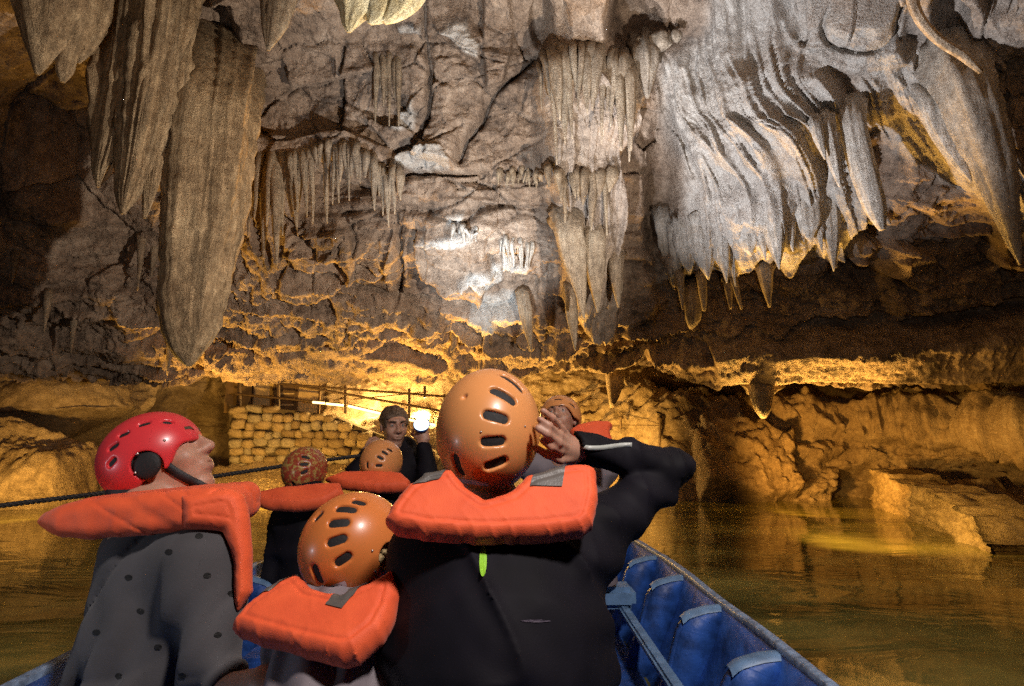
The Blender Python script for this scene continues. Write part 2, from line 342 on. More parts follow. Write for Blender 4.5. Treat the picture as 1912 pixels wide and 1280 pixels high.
# --- beds of the low roof: broken, stepped ledges
zz = Z * 1.0 + 0.10 * (fbm(X * 0.8, Yw * 0.8, Z, 3) - 0.5) * 2 + 0.03 * X
def beds(f, sharp, seed):
    q = zz * f + 0.9 * noise(X * 0.7, Yw * 0.7, seed) + 0.5 * noise(X * 2.6, Yw * 2.6, Z * 1.2 + seed); k = np.floor(q); t = q - k
    lev = TAB[(k.astype(int) + seed) & 63, (np.floor(X * 1.4 + 2.5 * noise(X * 1.1, Z * 2.0, seed)).astype(int)) & 63, seed]
    return lev * 0.7 + (1 - sstep(0.0, sharp, t)) * 0.5 + 0.3 * t
D += strata * (0.26 * (beds(3.6, 0.25, 5) - 0.6) + 0.075 * (beds(10.0, 0.3, 9) - 0.6))
D += strata * 0.30 * (fbm(X * 1.6, Yw * 1.6, Z * 3.6, 4, 0.55, ridged=True) - 0.6)
D += strata * 0.13 * (fbm(X * 6, Yw * 6, Z * 15, 4, 0.66, ridged=True) - 0.6)
# broad bedding ledges across the middle of the wall
mid = blocks * sstep(300, 360, PY + wy * 0.4) * sstep(480, 600, PX)
D += mid * (0.24 * (beds(1.9, 0.30, 13) - 0.6) + 0.11 * (beds(5.2, 0.3, 17) - 0.6) + 0.10 * (fbm(X * 1.2, Yw * 1.2, Z * 3.2, 3, ridged=True) - 0.6))
# the long smooth bed on the right with an undercut above and below
bed = region([(1325, 640), (1420, 628), (1600, 628), (1912, 592), (2260, 570), (2260, 690), (1912, 690), (1600, 690), (1340, 688)], 10, 0.12)
D = D * (1 - 0.85 * bed) + bed * (0.34 + 0.03 * (fbm(X * 2, Yw * 2, Z * 3, 3) - 0.5))
und = region([(1500, 612), (1912, 570), (2260, 545), (2260, 590), (1912, 606), (1600, 632), (1450, 632)], 14, 0.15); D -= 0.25 * und
und2 = region([(420, 680), (600, 640), (760, 668), (830, 690), (800, 708), (640, 704), (430, 704)], 10, 0.2); D = D * (1 - 0.6 * und2) + 0.10 * und2
# --- flutes of the dripstone, running down the flow
def flutes(mask, ang, f, amp, seed, along=0.13, wob=1.0):
    global D
    s = (PX * math.cos(ang) + PY * math.sin(ang)) * 0.0058; l = (-PX * math.sin(ang) + PY * math.cos(ang)) * 0.0058
    s = s + wob * (0.22 * (noise(PX * 0.006, PY * 0.006, seed) - 0.5) + 0.10 * (noise(PX * 0.02, PY * 0.014, seed + 3) - 0.5))
    n = noise(s * f, l * f * along, seed + 0.5); n = 1 - np.abs(2 * n - 1); n = n ** 1.6
    n2 = noise(s * f * 2.3 + 7, l * f * along * 1.6, seed + 4.5); n2 = 1 - np.abs(2 * n2 - 1)
    n3 = noise(s * f * 1.5 + 3, l * f * along * 1.3, seed + 9.5); n3 = (1 - np.abs(2 * n3 - 1)) ** 6
    n4 = noise(s * f * 3.6 + 13, l * f * along * 2.4, seed + 12.5); n4 = (1 - np.abs(2 * n4 - 1)) ** 4
    D = D + mask * (amp * (n - 0.4) + amp * 0.45 * (n2 - 0.5) + amp * 0.75 * n3 + amp * 0.16 * n4)
up = sstep(420, 300, PY)
flutes(flow_r * up, -0.36, 5.5, 0.165, 2, 0.11, 1.2)
flutes(flow_r * (1 - up), -0.06, 4.8, 0.115, 8, 0.08)
flutes(flow_r2, -0.45, 5.0, 0.16, 14, 0.08)
flutes(col_c * sstep(60, 120, PY), 0.02, 8.5, 0.13, 20, 0.05, 0.5)
flutes(flow_l, 0.0, 8.0, 0.12, 26, 0.06, 0.6)
soft_v = blocks * sstep(200, 60, np.abs(PX - 1000)) * sstep(120, 240, PY)
flutes(soft_v, 0, 9.0, 0.035, 30, 0.08)
D += col_c * sstep(130, 70, PY) * (0.16 * (fbm(X * 6, Yw * 6, Z * 6, 4, 0.6, ridged=True) - 0.6))
D -= 0.30 * sstep(70, 10, PY) * (blob(1040, 10, 26, 90, 0.15, 0.3) + blob(1150, 10, 26, 90, -0.15, 0.3))
# scalloped hem under the right-hand flow: sudden step back below a toothed edge
hem = np.interp(gx, [1230, 1260, 1300, 1360, 1420, 1470, 1520, 1560, 1600, 1660], [470, 540, 500, 520, 470, 500, 440, 500, 430, 420]) + 46 * (noise(gx * 0.045, 0.3, 5.5) - 0.5) + 24 * (noise(gx * 0.12, 0.3, 8.5) - 0.5)
hm = sstep(1215, 1240, PX) * sstep(1690, 1650, PX)
D -= hm * 0.30 * sstep(hem[None, :] - 4, hem[None, :] + 8, PY) * sstep(650, 560, PY)
D = D * (1 - 0.6 * smooth_r) + smooth_r * (0.18 + 0.10 * blob(1610, 40, 70, 55, 0.2, 0.4) - 0.12 * np.exp(-(np.abs(np.hypot((PX - 1610) / 72, (PY - 38) / 56) - 1) / 0.06) ** 2))
# fine grain
D += (1 - 0.5 * flowm) * 0.10 * (fbm(X * 5, Yw * 5, Z * 5, 4, 0.58) - 0.5) + 0.045 * (fbm(X * 14, Yw * 14, Z * 14, 3, 0.6, ridged=True) - 0.5) * (1 - 0.7 * smooth_r)
# keep the lip edge thin and ragged
D *= sstep(1.02, 0.985, v)[:, None] * 0.7 + 0.3
Pd = P + Nn * D[..., None]
# roof of the passage, running back from the lip
NB = 46; tb = np.linspace(0, 1, NB + 1)[1:]
lipP = Pd[-1]
back = []
for t in tb:
    q = lipP.copy(); q[:, 1] += 5.5 * t; q[:, 0] *= 1 + 0.35 * t; q[:, 2] += 0.10 * math.sin(min(1, t * 9) * 1.57) + 0.75 * t
    n = fbm(q[:, 0] * 1.5, q[:, 1] * 1.5, q[:, 2], 4, ridged=True); q[:, 2] += 0.28 * (n - 0.55) * min(1, t * 10)
    back.append(q)
Pd = np.concatenate((Pd, np.stack(back)), 0)
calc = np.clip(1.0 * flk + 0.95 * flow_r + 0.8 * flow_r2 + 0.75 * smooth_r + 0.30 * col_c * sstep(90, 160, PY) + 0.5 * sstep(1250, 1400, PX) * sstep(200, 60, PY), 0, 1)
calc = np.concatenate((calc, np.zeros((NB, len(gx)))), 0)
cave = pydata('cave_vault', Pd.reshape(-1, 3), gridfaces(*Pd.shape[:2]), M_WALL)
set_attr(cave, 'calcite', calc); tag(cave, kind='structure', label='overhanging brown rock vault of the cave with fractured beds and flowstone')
def on_vault(px, py):
    "depth of the vault along the sight line of a photo pixel (for hanging things from it)"
    j = int(np.clip((px - gx[0]) / STEP, 0, len(gx) - 1)); i = int(np.clip((py - TOP) / (LIP[j] - TOP) * (NV - 1), 0, NV - 1))
    return float(Pd[i, j, 1])
# ================================================================== the bank and passage beyond the lip
bx = np.arange(-400, 2330, 3.4).astype(np.float32); by = np.linspace(590, 1110, 200).astype(np.float32)
BX, BY = np.meshgrid(bx, by)
PXs, PYs = PX, PY; PX, PY = BX, BY
cols = [-400, 0, 180, 290, 420, 560, 760, 900, 1100, 1250, 1400, 1560, 1640, 1780, 1912, 2330]
rows = [590, 700, 760, 800, 850, 900, 940, 1000, 1110]
TB = [
 [9.5, 11.0, 11.5, 12.5, 12.6, 12.6, 12.6, 13.0, 13.0, 12.5, 11.5, 11.0, 10.8, 10.0, 9.0, 7.5],
 [9.0, 10.5, 11.0, 12.4, 12.4, 12.5, 12.5, 12.8, 12.6, 12.0, 11.2, 10.6, 10.4, 9.6, 8.6, 7.0],
 [8.8, 10.1, 10.6, 12.2, 12.0, 12.3, 12.3, 12.5, 12.2, 11.7, 10.9, 10.2, 10.0, 9.2, 8.2, 6.6],
 [8.8, 10.0, 10.5, 12.0, 11.8, 11.6, 11.6, 12.0, 11.8, 11.2, 10.5, 10.0, 9.8, 8.9, 7.9, 6.4],
 [8.7,  9.7, 10.1, 11.4, 11.2, 11.0, 11.0, 11.4, 11.3, 10.7, 10.1, 9.9, 9.8, 9.0, 8.2, 6.8],
 [8.4,  9.2,  9.6, 10.2, 10.0, 9.9, 10.0, 10.6, 10.6, 10.2, 9.9, 9.8, 9.7, 9.0, 8.0, 6.6],
 [8.2,  8.8,  9.2,  9.4,  9.3, 9.3, 9.5, 10.0, 10.1, 9.9, 9.8, 9.7, 9.6, 8.7, 7.6, 6.3],
 [8.2,  8.7,  9.0,  9.2,  9.2, 9.2, 9.4, 9.9, 10.0, 9.8, 9.7, 9.6, 9.5, 8.6, 7.4, 6.2],
 [8.2,  8.7,  9.0,  9.2,  9.2, 9.2, 9.4, 9.9, 10.0, 9.8, 9.7, 9.5, 9.4, 8.5, 7.3, 6.1]]
Y0 = surf2(cols, rows, TB, bx.astype(float), by.astype(float))
kk = np.exp(-0.5 * (np.arange(-40, 41) / 14.0) ** 2); kk /= kk.sum(); Yp = np.pad(Y0, ((0, 0), (40, 40)), mode='edge'); Y0 = np.apply_along_axis(lambda r_: np.convolve(r_, kk, mode='valid'), 1, Yp)
dx, dy, dz = ray(PX, PY)
P = np.stack((dx / dy * Y0, Y0, EYE + dz / dy * Y0), -1)
Nn = gridnormals(P); Nn *= np.sign(-(Nn * P).sum(2) + Nn[..., 2] * EYE)[..., None]
X, Yw, Z = P[..., 0], P[..., 1], P[..., 2]
wx = (noise(X * 1.7, Yw * 1.7, Z * 1.7) - 0.5) * 40 + (noise(X * 5, Yw * 5, Z * 5 + 9) - 0.5) * 14
wy = (noise(X * 1.7 + 31, Yw * 1.7, Z * 1.7) - 0.5) * 26 + (noise(X * 5 + 11, Yw * 5, Z * 5) - 0.5) * 10
beach = region([(390, 880), (560, 862), (760, 850), (960, 860), (980, 1110), (380, 1110)], 20, 0.2)
rough = 1 - beach
D = rough * (0.7 * (fbm(X * 0.6, Yw * 0.6, Z * 0.9, 3) - 0.5) + 0.35 * (fbm(X * 1.6, Yw * 1.6, Z * 1.8, 4, ridged=True) - 0.6))
right = sstep(1180, 1320, PX)
D += right * (0.25 * (fbm(X * 2.4, Yw * 2.4, Z * 3.4, 3, ridged=True) - 0.6) + 0.09 * (fbm(X * 7, Yw * 7, Z * 9, 3, ridged=True) - 0.6))
D += (1 - right) * rough * 0.06 * (fbm(X * 6, Yw * 6, Z * 6, 3) - 0.5)
D += 0.03 * (fbm(X * 16, Yw * 16, Z * 16, 3) - 0.5) + rough * 0.17 * (fbm(X * 4.0, Yw * 4.0, Z * 6.5, 5, 0.62, ridged=True) - 0.6)
vx, vc, vgx, vgy = voronoi2(PX / 70 + wx / 50, PY / 30 + wy / 40, 21)
D += right * (0.22 * (vc - 0.5) + 0.25 * vgy * (TAB[11][(vc * 60).astype(int), 5] - 0.3) - 0.05 * (1 - sstep(0, 0.08, vx)))
# ripples of soft calcite on the slope in the middle
rip = region([(1020, 690), (1150, 690), (1330, 760), (1300, 860), (1100, 850), (1010, 800)], 50)
s = (PX * 0.35 + PY * 0.93) * 0.012; n = noise(s * 5 + 1.2 * noise(PX * 0.01, PY * 0.02, 4), PX * 0.012, 3.1)
D += rip * 0.20 * (1 - np.abs(2 * n - 1) - 0.5)
D += 0.9 * blob(1240, 800, 190, 120, 0.35, 0.1) * 0.6
# hollows and blocks
D -= 1.6 * region([(1222, 712), (1300, 714), (1370, 738), (1365, 752), (1300, 748), (1240, 730)], 10, 0.2)
D -= 1.3 * region([(285, 735), (330, 722), (400, 735), (425, 790), (425, 868), (300, 868), (200, 900), (0, 820), (0, 806), (150, 795), (270, 780)], 16, 0.3)
D += 0.5 * region([(-300, 730), (150, 728), (290, 720), (285, 770), (160, 792), (0, 804), (-300, 806)], 12, 0.3)
D += 0.7 * region([(-300, 850), (60, 838), (150, 850), (185, 905), (120, 960), (-300, 980)], 30, 0.4)
D += 0.6 * region([(1300, 880), (1330, 850), (1400, 830), (1470, 835), (1480, 930), (1300, 940)], 16, 0.3)
D -= 0.7 * region([(1570, 880), (1625, 870), (1640, 940), (1560, 938)], 16, 0.3)
D -= 0.5 * region([(1690, 900), (1912, 895), (2200, 890), (2200, 914), (1912, 918), (1700, 914)], 8, 0.15)
D += 0.3 * region([(1330, 800), (1600, 820), (1912, 830), (2200, 830), (2200, 795), (1700, 770), (1400, 770)], 20, 0.4)
Pb = P + Nn * D[..., None]
PX, PY = PXs, PYs
bank = pydata('cave_bank', Pb.reshape(-1, 3), gridfaces(*Pb.shape[:2]), M_BACK)
tag(bank, kind='structure', label='ochre rock bank and passage wall behind the low lip')
def on_bank(px, py):
    j = int(np.clip((px - bx[0]) / 3.4, 0, len(bx) - 1)); i = int(np.clip((py - 590) / 520 * 199, 0, 199)); return float(Pb[i, j, 1])

# the rest of the cave, closing it behind the boat and above
th = np.linspace(-0.2, math.pi + 0.2, 90); ph = np.linspace(-0.12, 1.5, 40)
TH, PH = np.meshgrid(th, ph)
R = 9.5 + 2.0 * (fbm(np.cos(TH) * 3, np.sin(TH) * 3, PH * 3, 4, ridged=True) - 0.5)
RV = np.stack((R * np.cos(TH) * np.cos(PH), 2.5 - R * np.sin(TH) * np.cos(PH), 5.4 * np.sin(PH) * (R / 9.5)), -1)
rear = pydata('cave_rear_wall', RV.reshape(-1, 3), gridfaces(*RV.shape[:2]), M_WALL); tag(rear, kind='structure')

# ------------------------------------------------------------------ water
m, nt, N, L, bs = nodes_of('cave_water')
tc = N.new('ShaderNodeTexCoord'); mp = N.new('ShaderNodeMapping'); mp.inputs['Scale'].default_value = (0.6, 1.2, 1); L.new(tc.outputs['Object'], mp.inputs['Vector'])
n1 = N.new('ShaderNodeTexNoise'); n1.inputs['Scale'].default_value = 1.6; n1.inputs['Detail'].default_value = 3; n1.inputs['Roughness'].default_value = 0.55; n1.inputs['Distortion'].default_value = 0.8; L.new(mp.outputs[0], n1.inputs['Vector'])
bmp = N.new('ShaderNodeBump'); bmp.inputs['Strength'].default_value = 0.10; bmp.inputs['Distance'].default_value = 0.10; L.new(n1.outputs['Fac'], bmp.inputs['Height']); L.new(bmp.outputs[0], bs.inputs['Normal'])
n2 = N.new('ShaderNodeTexNoise'); n2.inputs['Scale'].default_value = 1.1; n2.inputs['Detail'].default_value = 5; L.new(mp.outputs[0], n2.inputs['Vector'])
cr = N.new('ShaderNodeValToRGB'); e = cr.color_ramp.elements; e[0].position = 0.38; e[0].color = (0.045, 0.043, 0.013, 1); e[1].position = 0.66; e[1].color = (0.26, 0.24, 0.07, 1)
L.new(n2.outputs['Fac'], cr.inputs['Fac']); L.new(cr.outputs['Color'], bs.inputs['Base Color'])
bs.inputs['Roughness'].default_value = 0.055; bs.inputs['IOR'].default_value = 1.33; bs.inputs['Specular IOR Level'].default_value = 0.6
M_WATER = m
nx, ny = 200, 160
wxs = np.linspace(-14, 14, nx); wys = np.linspace(-8, 15, ny); WX, WY = np.meshgrid(wxs, wys)
WZ = 0.012 * (fbm(WX * 0.9, WY * 1.8, 0.5, 3) - 0.5)
water = pydata('water', np.stack((WX, WY, WZ), -1).reshape(-1, 3), gridfaces(ny, nx), M_WATER); tag(water, kind='structure', label='murky olive water of the cave river')
# ================================================================== dripstone
def tube_mesh(ctr, rad, U, Vv, nseg=20, flute=0.0, ffreq=2.2, along=1.2, seed=0, rough=0.05, squash=1.0, ribs=1.0):
    "rings round a centre line; U, Vv cross-section axes (arrays)"
    n = len(ctr); th = np.linspace(0, 2 * math.pi, nseg, endpoint=False)
    c, s = np.cos(th)[None, :], np.sin(th)[None, :]
    l = np.concatenate(([0], np.cumsum(np.linalg.norm(np.diff(ctr, axis=0), axis=1))))[:, None]
    r = np.repeat(rad[:, None], nseg, 1)
    if flute:
        k = noise(c * ffreq + 0.35 * noise(l * 2.0, 0, seed + 0.5) + seed * 3.1, s * ffreq, l * along + seed); k = 1 - np.abs(2 * k - 1)
        k2 = noise(c * ffreq * 2.2 + seed, s * ffreq * 2.2, l * along * 1.6 + seed + 5); k2 = 1 - np.abs(2 * k2 - 1)
        k3 = noise(c * ffreq * 2.6 + seed + 11, s * ffreq * 2.6, l * along * 0.8 + seed + 9); k3 = (1 - np.abs(2 * k3 - 1)) ** 6
        r = r * (1 - 0.55 * flute + flute * (k ** 1.5 - 0.45) * 1.2 + flute * 0.5 * min(ribs, 1) * (k2 - 0.5) + flute * 0.45 * ribs * k3)
    r = r * (1 + rough * 2 * (noise(c * 3 + seed, s * 3 + l * 9, l * 9) - 0.5)) + 0
    V = ctr[:, None, :] + r[..., None] * (c[..., None] * U[:, None, :] + squash * s[..., None] * Vv[:, None, :])
    i = np.arange(n * nseg).reshape(n, nseg); j = np.roll(i, -1, 1)
    F = np.stack((i[:-1], j[:-1], j[1:], i[1:]), -1).reshape(-1, 4)
    V = V.reshape(-1, 3); F = [tuple(f) for f in F]
    V = np.concatenate((V, ctr[:1], ctr[-1:])); a, b = len(V) - 2, len(V) - 1
    for q in range(nseg):
        F.append((a, j[0, q], i[0, q])); F.append((b, i[-1, q], j[-1, q]))
    return V, F
def spike(name, pts, Y, mat, parent=None, flute=0.15, ffreq=2.2, along=1.2, squash=0.8, seed=None, nseg=20, calc=0.0, rings=None, rough=0.05, dY=0.0, root=True, ribs=1.0):
    "a hanging dripstone: pts are photo pixels and half-widths of its outline, at distance Y"
    seed = seed if seed is not None else (hash_i(pts[0][0] * 7 + pts[-1][1] * 3) % 50)
    p = np.array(pts, float); n = rings or max(10, int(np.abs(np.diff(p[:, 1])).sum() / 9))
    t0 = np.concatenate(([0], np.cumsum(np.hypot(np.diff(p[:, 0]), np.diff(p[:, 1]))))); t = np.linspace(0, t0[-1], n)
    q = np.stack([spline1(t0, p[:, k], t) for k in range(3)], 1)
    tn = np.linspace(0, 1, n); rt = np.clip(1 - tn / 0.22, 0, 1) ** 2
    Ys = Y + dY * tn + (float(np.clip(on_vault(p[0, 0], p[0, 1]) + 0.15 - Y, 0, 0.9)) if root else 0.0) * rt; q[:, 2] *= 1 + (0.45 * rt if root else 0)
    ctr = np.array([at(q[k, 0], q[k, 1], Ys[k]) for k in range(n)]); rad = np.maximum(0.003, q[:, 2]) * np.array([mpp(q[k, 0], q[k, 1], Ys[k]) for k in range(n)])
    T = np.gradient(ctr, axis=0); T /= np.linalg.norm(T, axis=1, keepdims=True)
    Vv = np.cross(T, (1, 0, 0)); Vv /= np.linalg.norm(Vv, axis=1, keepdims=True); U = np.cross(Vv, T)
    V, F = tube_mesh(ctr, rad, U, Vv, nseg, flute, ffreq, along, seed, rough, squash, ribs)
    o = pydata(name, V, F, mat, parent); set_attr(o, 'calcite', np.full(len(V), calc)); return o
def hash_i(x): return int(abs(math.sin(x * 12.9898) * 43758.5453) * 1000)
def stal(label, pts, Y=None, mat=None, off=0.12, **k):
    Y = Y if Y is not None else on_vault(pts[0][0], max(pts[0][1], -300)) - off
    o = spike('stalactite', pts, Y, mat or M_STAL, **k); return tag(o, label, 'stalactite')
def curtain(label, tops, tips, off=0.05, w=(5, 9), mat=None, calc=0.0, flute=0.2, Y=None, mids=0.0):
    "a dripstone curtain: many fused drips under one edge; each drip is a part"
    mx = sum(t[0] for t in tops) / len(tops); my = min(t[1] for t in tops)
    e = empty('dripstone_curtain', at(mx, my, (Y or on_vault(mx, my))), label, 'curtain')
    for k, ((x0, y0), (x1, y1)) in enumerate(zip(tops, tips)):
        yv = Y or min(on_vault(x0, y0), on_vault((x0 + x1) / 2, (y0 + y1) / 2)) - off
        r = w[0] + (w[1] - w[0]) * random.random() ** 1.4 * 1.25; x0 += random.uniform(-5, 5); y0 += random.uniform(-9, 9); xm = x0 + (x1 - x0) * 0.35 + random.uniform(-4, 4)
        spike('drip', [(x0, y0, r * 0.9), (xm, y0 + (y1 - y0) * 0.3, r), (x0 + (x1 - x0) * 0.75, y0 + (y1 - y0) * 0.7, r * 0.62), (x1, y1, 1.2)], yv, mat or M_STAL, e, flute=flute, seed=k + 3, nseg=12, calc=calc, squash=0.9)
    return e
M_PALE = rock_mat('pale_dripstone', ((0.30, 0.22, 0.10), (0.62, 0.52, 0.30), (0.80, 0.74, 0.52)), rough=0.4, scale=2.0, calc=(0.6, 0.57, 0.5), streak=0.3)
M_TAN = rock_mat('tan_dripstone', ((0.17, 0.11, 0.06), (0.34, 0.24, 0.14), (0.48, 0.36, 0.22)), rough=0.5, scale=1.6, calc=(0.55, 0.53, 0.5), streak=0.45)

stal('huge bullet-shaped brown stalactite hanging low at the left', [(402, 112, 62), (402, 150, 70), (400, 210, 76), (393, 300, 75), (381, 400, 70), (367, 500, 62), (357, 570, 57), (354, 620, 46), (352, 655, 29), (353, 676, 12), (353, 684, 4)], Y=4.9, flute=0.24, ffreq=1.35, along=0.16, ribs=0.7, nseg=110, rings=110, squash=0.85, seed=4, rough=0.05, mat=M_TAN)
stal('yellowish blunt stalactite in the top left corner, left tip', [(95, -90, 80), (100, 20, 62), (86, 85, 36), (74, 122, 13), (70, 139, 4)], Y=3.9, mat=M_TAN, flute=0.16, along=0.4, nseg=40, seed=12)
stal('yellowish finger stalactite in the top left corner, right tip', [(160, -90, 40), (142, 40, 30), (126, 105, 16), (119, 140, 12), (117, 153, 4)], Y=3.95, mat=M_TAN, flute=0.16, along=0.4, nseg=32, seed=15)
stal('short leaf-like stalactite right of the yellowish corner ones', [(180, -60, 36), (172, 40, 26), (160, 85, 16), (146, 118, 3)], Y=4.1, mat=M_TAN, flute=0.22, along=0.4, nseg=28, seed=18)
e = empty('dripstone_curtain', at(270, -40, 4.6), 'broad fluted curtain of tan dripstone ending in three long tips left of the huge stalactite', 'curtain')
for pts in ([(268, -70, 64), (246, 80, 54), (224, 190, 44), (206, 270, 29), (188, 325, 13), (183, 349, 3)], [(310, -70, 58), (288, 100, 52), (264, 220, 45), (247, 310, 31), (233, 372, 16), (229, 399, 4)],
            [(322, 20, 26), (298, 180, 27), (285, 290, 18), (276, 372, 9), (270, 407, 3)], [(232, 0, 48), (215, 110, 34), (200, 180, 20), (203, 213, 5)]):
    spike('drip', pts, 4.55 + 0.1 * random.random(), M_TAN, e, flute=0.36, ffreq=1.9, along=0.55, ribs=2.2, nseg=84, rings=90, squash=0.55, seed=int(pts[0][0]) % 40, rough=0.07)
e = empty('dripstone_curtain', at(700, -60, 3.6), 'pale cream dripstone glowing at the top edge of the photo', 'curtain')
for pts in ([(690, -80, 70), (668, -10, 50), (658, 25, 26), (652, 50, 12), (652, 60, 4)], [(760, -80, 60), (750, -10, 44), (735, 20, 26), (715, 40, 8)], [(700, -60, 50), (705, 0, 34), (700, 30, 22), (690, 44, 5)]):
    spike('drip', pts, 3.7, M_PALE, e, flute=0.3, ffreq=1.8, along=1.0, nseg=36, rings=36, squash=0.5, seed=int(pts[0][0]) % 30)
stal('small brown fan-shaped stalactite at the top between the huge one and the cream one', [(525, -70, 46), (517, 10, 34), (508, 60, 20), (500, 94, 4)], Y=4.6, flute=0.3, nseg=36, seed=21, squash=0.6)
# left of centre flow
curtain('yellow-brown curtain of long thin drips just right of the huge stalactite', [(x, 282 + 10 * math.sin(x)) for x in range(462, 560, 9)], [(x - 8 + 16 * random.random() - 0.25 * (520 - x), 400 + 100 * random.random()) for x in range(462, 560, 9)], w=(6, 11))
tops = [(548 + 7.4 * k, 300 - 42 * math.sin(math.pi * min(1, (k + 2) / 24)) + (k > 20) * 2 * (k - 20)) for k in range(27)]
tips = []
for k, (x, y) in enumerate(tops):
    ln = 52 + 95 * random.random() * (0.55 + 0.45 * math.cos(k * 0.5)); tips.append((x + (x - 645) * 0.06 + random.uniform(-6, 6), y + ln))
for k, t in ((8, (611, 416)), (3, (573, 404)), (5, (584, 418)), (14, (652, 374)), (20, (699, 392)), (22, (715, 402)), (24, (725, 409)), (10, (621, 381))): tips[k] = t
curtain('arched shelf of thin tan drips in the middle left of the wall', tops, tips, w=(5, 8), off=0.12, calc=0.1)
curtain('narrow strip of brown drips on the fractured plate above the arched shelf', [(x, 92 + 6 * math.sin(x)) for x in range(700, 748, 6)], [(x + random.uniform(-5, 8), 130 + 115 * random.random()) for x in range(700, 748, 6)], w=(4, 8), off=0.03, flute=0.25)
curtain('fringe of little wet drips above the white-lit patch in the middle', [(x, 422 + 0.10 * (x - 840)) for x in range(842, 894, 6)], [(x + random.uniform(-2, 5), 436 + 22 * random.random()) for x in range(842, 894, 6)], w=(2.5, 5), off=0.04, calc=0.8)
curtain('row of thin wet drips just right of the white-lit patch', [(x, 448 + 5 * math.sin(x)) for x in range(935, 990, 6)], [(x + random.uniform(-4, 4), 470 + 40 * random.random()) for x in range(935, 990, 6)], w=(2.5, 5), off=0.04, calc=0.7)
curtain('band of short brown drips on the ledge left of the column tiers', [(x, 318 + 4 * math.sin(x)) for x in range(930, 1020, 6)], [(x + random.uniform(-2, 2), 330 + 22 * random.random()) for x in range(930, 1020, 6)], w=(3, 6), off=0.03)
# the column
tops = [(1004 + 11.2 * k, 108 - 26 * math.sin(math.pi * k / 16)) for k in range(17)]
curtain('fluted skirt of drips round the tall column at the top centre', tops, [(x + (1090 - x) * 0.16 + random.uniform(-7, 7), 150 + 160 * random.random() ** 0.8) for x, y in tops], w=(5, 12), off=0.10, calc=0.15)
tops = [(1028 + 10 * k, 312) for k in range(13)]
curtain('lower tier of short drips beneath the column skirt', tops, [(x + random.uniform(-7, 7), 345 + 95 * random.random()) for x, y in tops], w=(5, 12), off=0.08)
stal('short pointed stalactite under the knobs right of the column', [(1203, 80, 26), (1206, 120, 24), (1208, 155, 12), (1209, 183, 3)], off=0.25, flute=0.3, nseg=28, calc=0.3, seed=9)
for lab, pts in (('left one of two thin drips hanging between the column and the white flowstone', [(1152, 120, 12), (1158, 200, 9), (1160, 281, 2)]), ('right one of two thin drips hanging between the column and the white flowstone', [(1172, 110, 13), (1176, 200, 9), (1178, 281, 2)]),
    ('grey cone-shaped stalactite with its tip just right of the white-lit patch', [(974, 540, 11), (981, 580, 13), (987, 618, 8), (992, 656, 1.5)]),
    ('slender grey stalactite, second cone right of the white-lit patch', [(1064, 530, 9), (1067, 580, 11), (1071, 620, 7), (1074, 654, 1.5)]),
    ('long wedge stalactite at the foot of the column, left tip', [(1058, 400, 28), (1072, 480, 24), (1084, 545, 11), (1090, 594, 2)]),
    ('long wedge stalactite at the foot of the column, right tip', [(1108, 420, 22), (1111, 500, 19), (1114, 550, 9), (1116, 583, 2)]),
    ('short stalactite right of the foot of the column', [(1148, 470, 16), (1152, 535, 10), (1155, 573, 2)]),
    ('stubby grey stalactite under the hem of the white flowstone', [(1290, 530, 15), (1293, 575, 17), (1291, 606, 9), (1290, 614, 3)]),
    ('little spike left of the small drips under the white flowstone', [(1268, 500, 8), (1272, 545, 6), (1275, 577, 2)]),
    ('little blunt drip in the middle under the white flowstone', [(1308, 505, 9), (1313, 550, 7), (1315, 580, 3)]),
    ('tiny drip beneath the middle of the white flowstone', [(1356, 520, 8), (1361, 550, 6), (1364, 577, 2)]),
    ('thin crooked drip under the right part of the white flowstone', [(1368, 515, 7), (1376, 545, 5), (1385, 577, 2)]),
    ('tan tooth-shaped stalactite above the orange-lit ledge on the right', [(1427, 490, 17), (1431, 530, 11), (1437, 573, 2)])):
    stal(lab, pts, off=0.14, flute=0.18, nseg=24, along=0.5, calc=0.1)
hx = [(1252, 440, 532, 20), (1264, 450, 548, 12), (1283, 460, 512, 24), (1302, 450, 500, 16), (1318, 455, 522, 22), (1338, 460, 496, 10), (1352, 450, 528, 14), (1368, 455, 534, 8), (1398, 430, 478, 26), (1425, 420, 486, 12), (1450, 410, 502, 22), (1476, 405, 470, 12), (1508, 400, 452, 26), (1530, 400, 470, 10), (1552, 395, 506, 20)]
e = empty('dripstone_curtain', at(1400, 430, on_vault(1400, 430)), 'toothed hem of grey drips along the bottom of the white flowstone', 'curtain')
for k, (x, y0, y1, r) in enumerate(hx):
    spike('drip', [(x - 10, y0 - 50, r * 0.9), (x - 5, y0, r), (x, y0 + (y1 - y0) * 0.5, r * 0.7), (x + 3, y0 + (y1 - y0) * 0.8, r * 0.3), (x + 5, y1, 1.2)], min(on_vault(x - 5, y0), on_vault(x, y0 + 20)) + 0.03, M_STAL, e, flute=0.34, ffreq=2.8, along=0.5, seed=k + 3, nseg=28, calc=0.85, squash=0.8, rough=0.08)
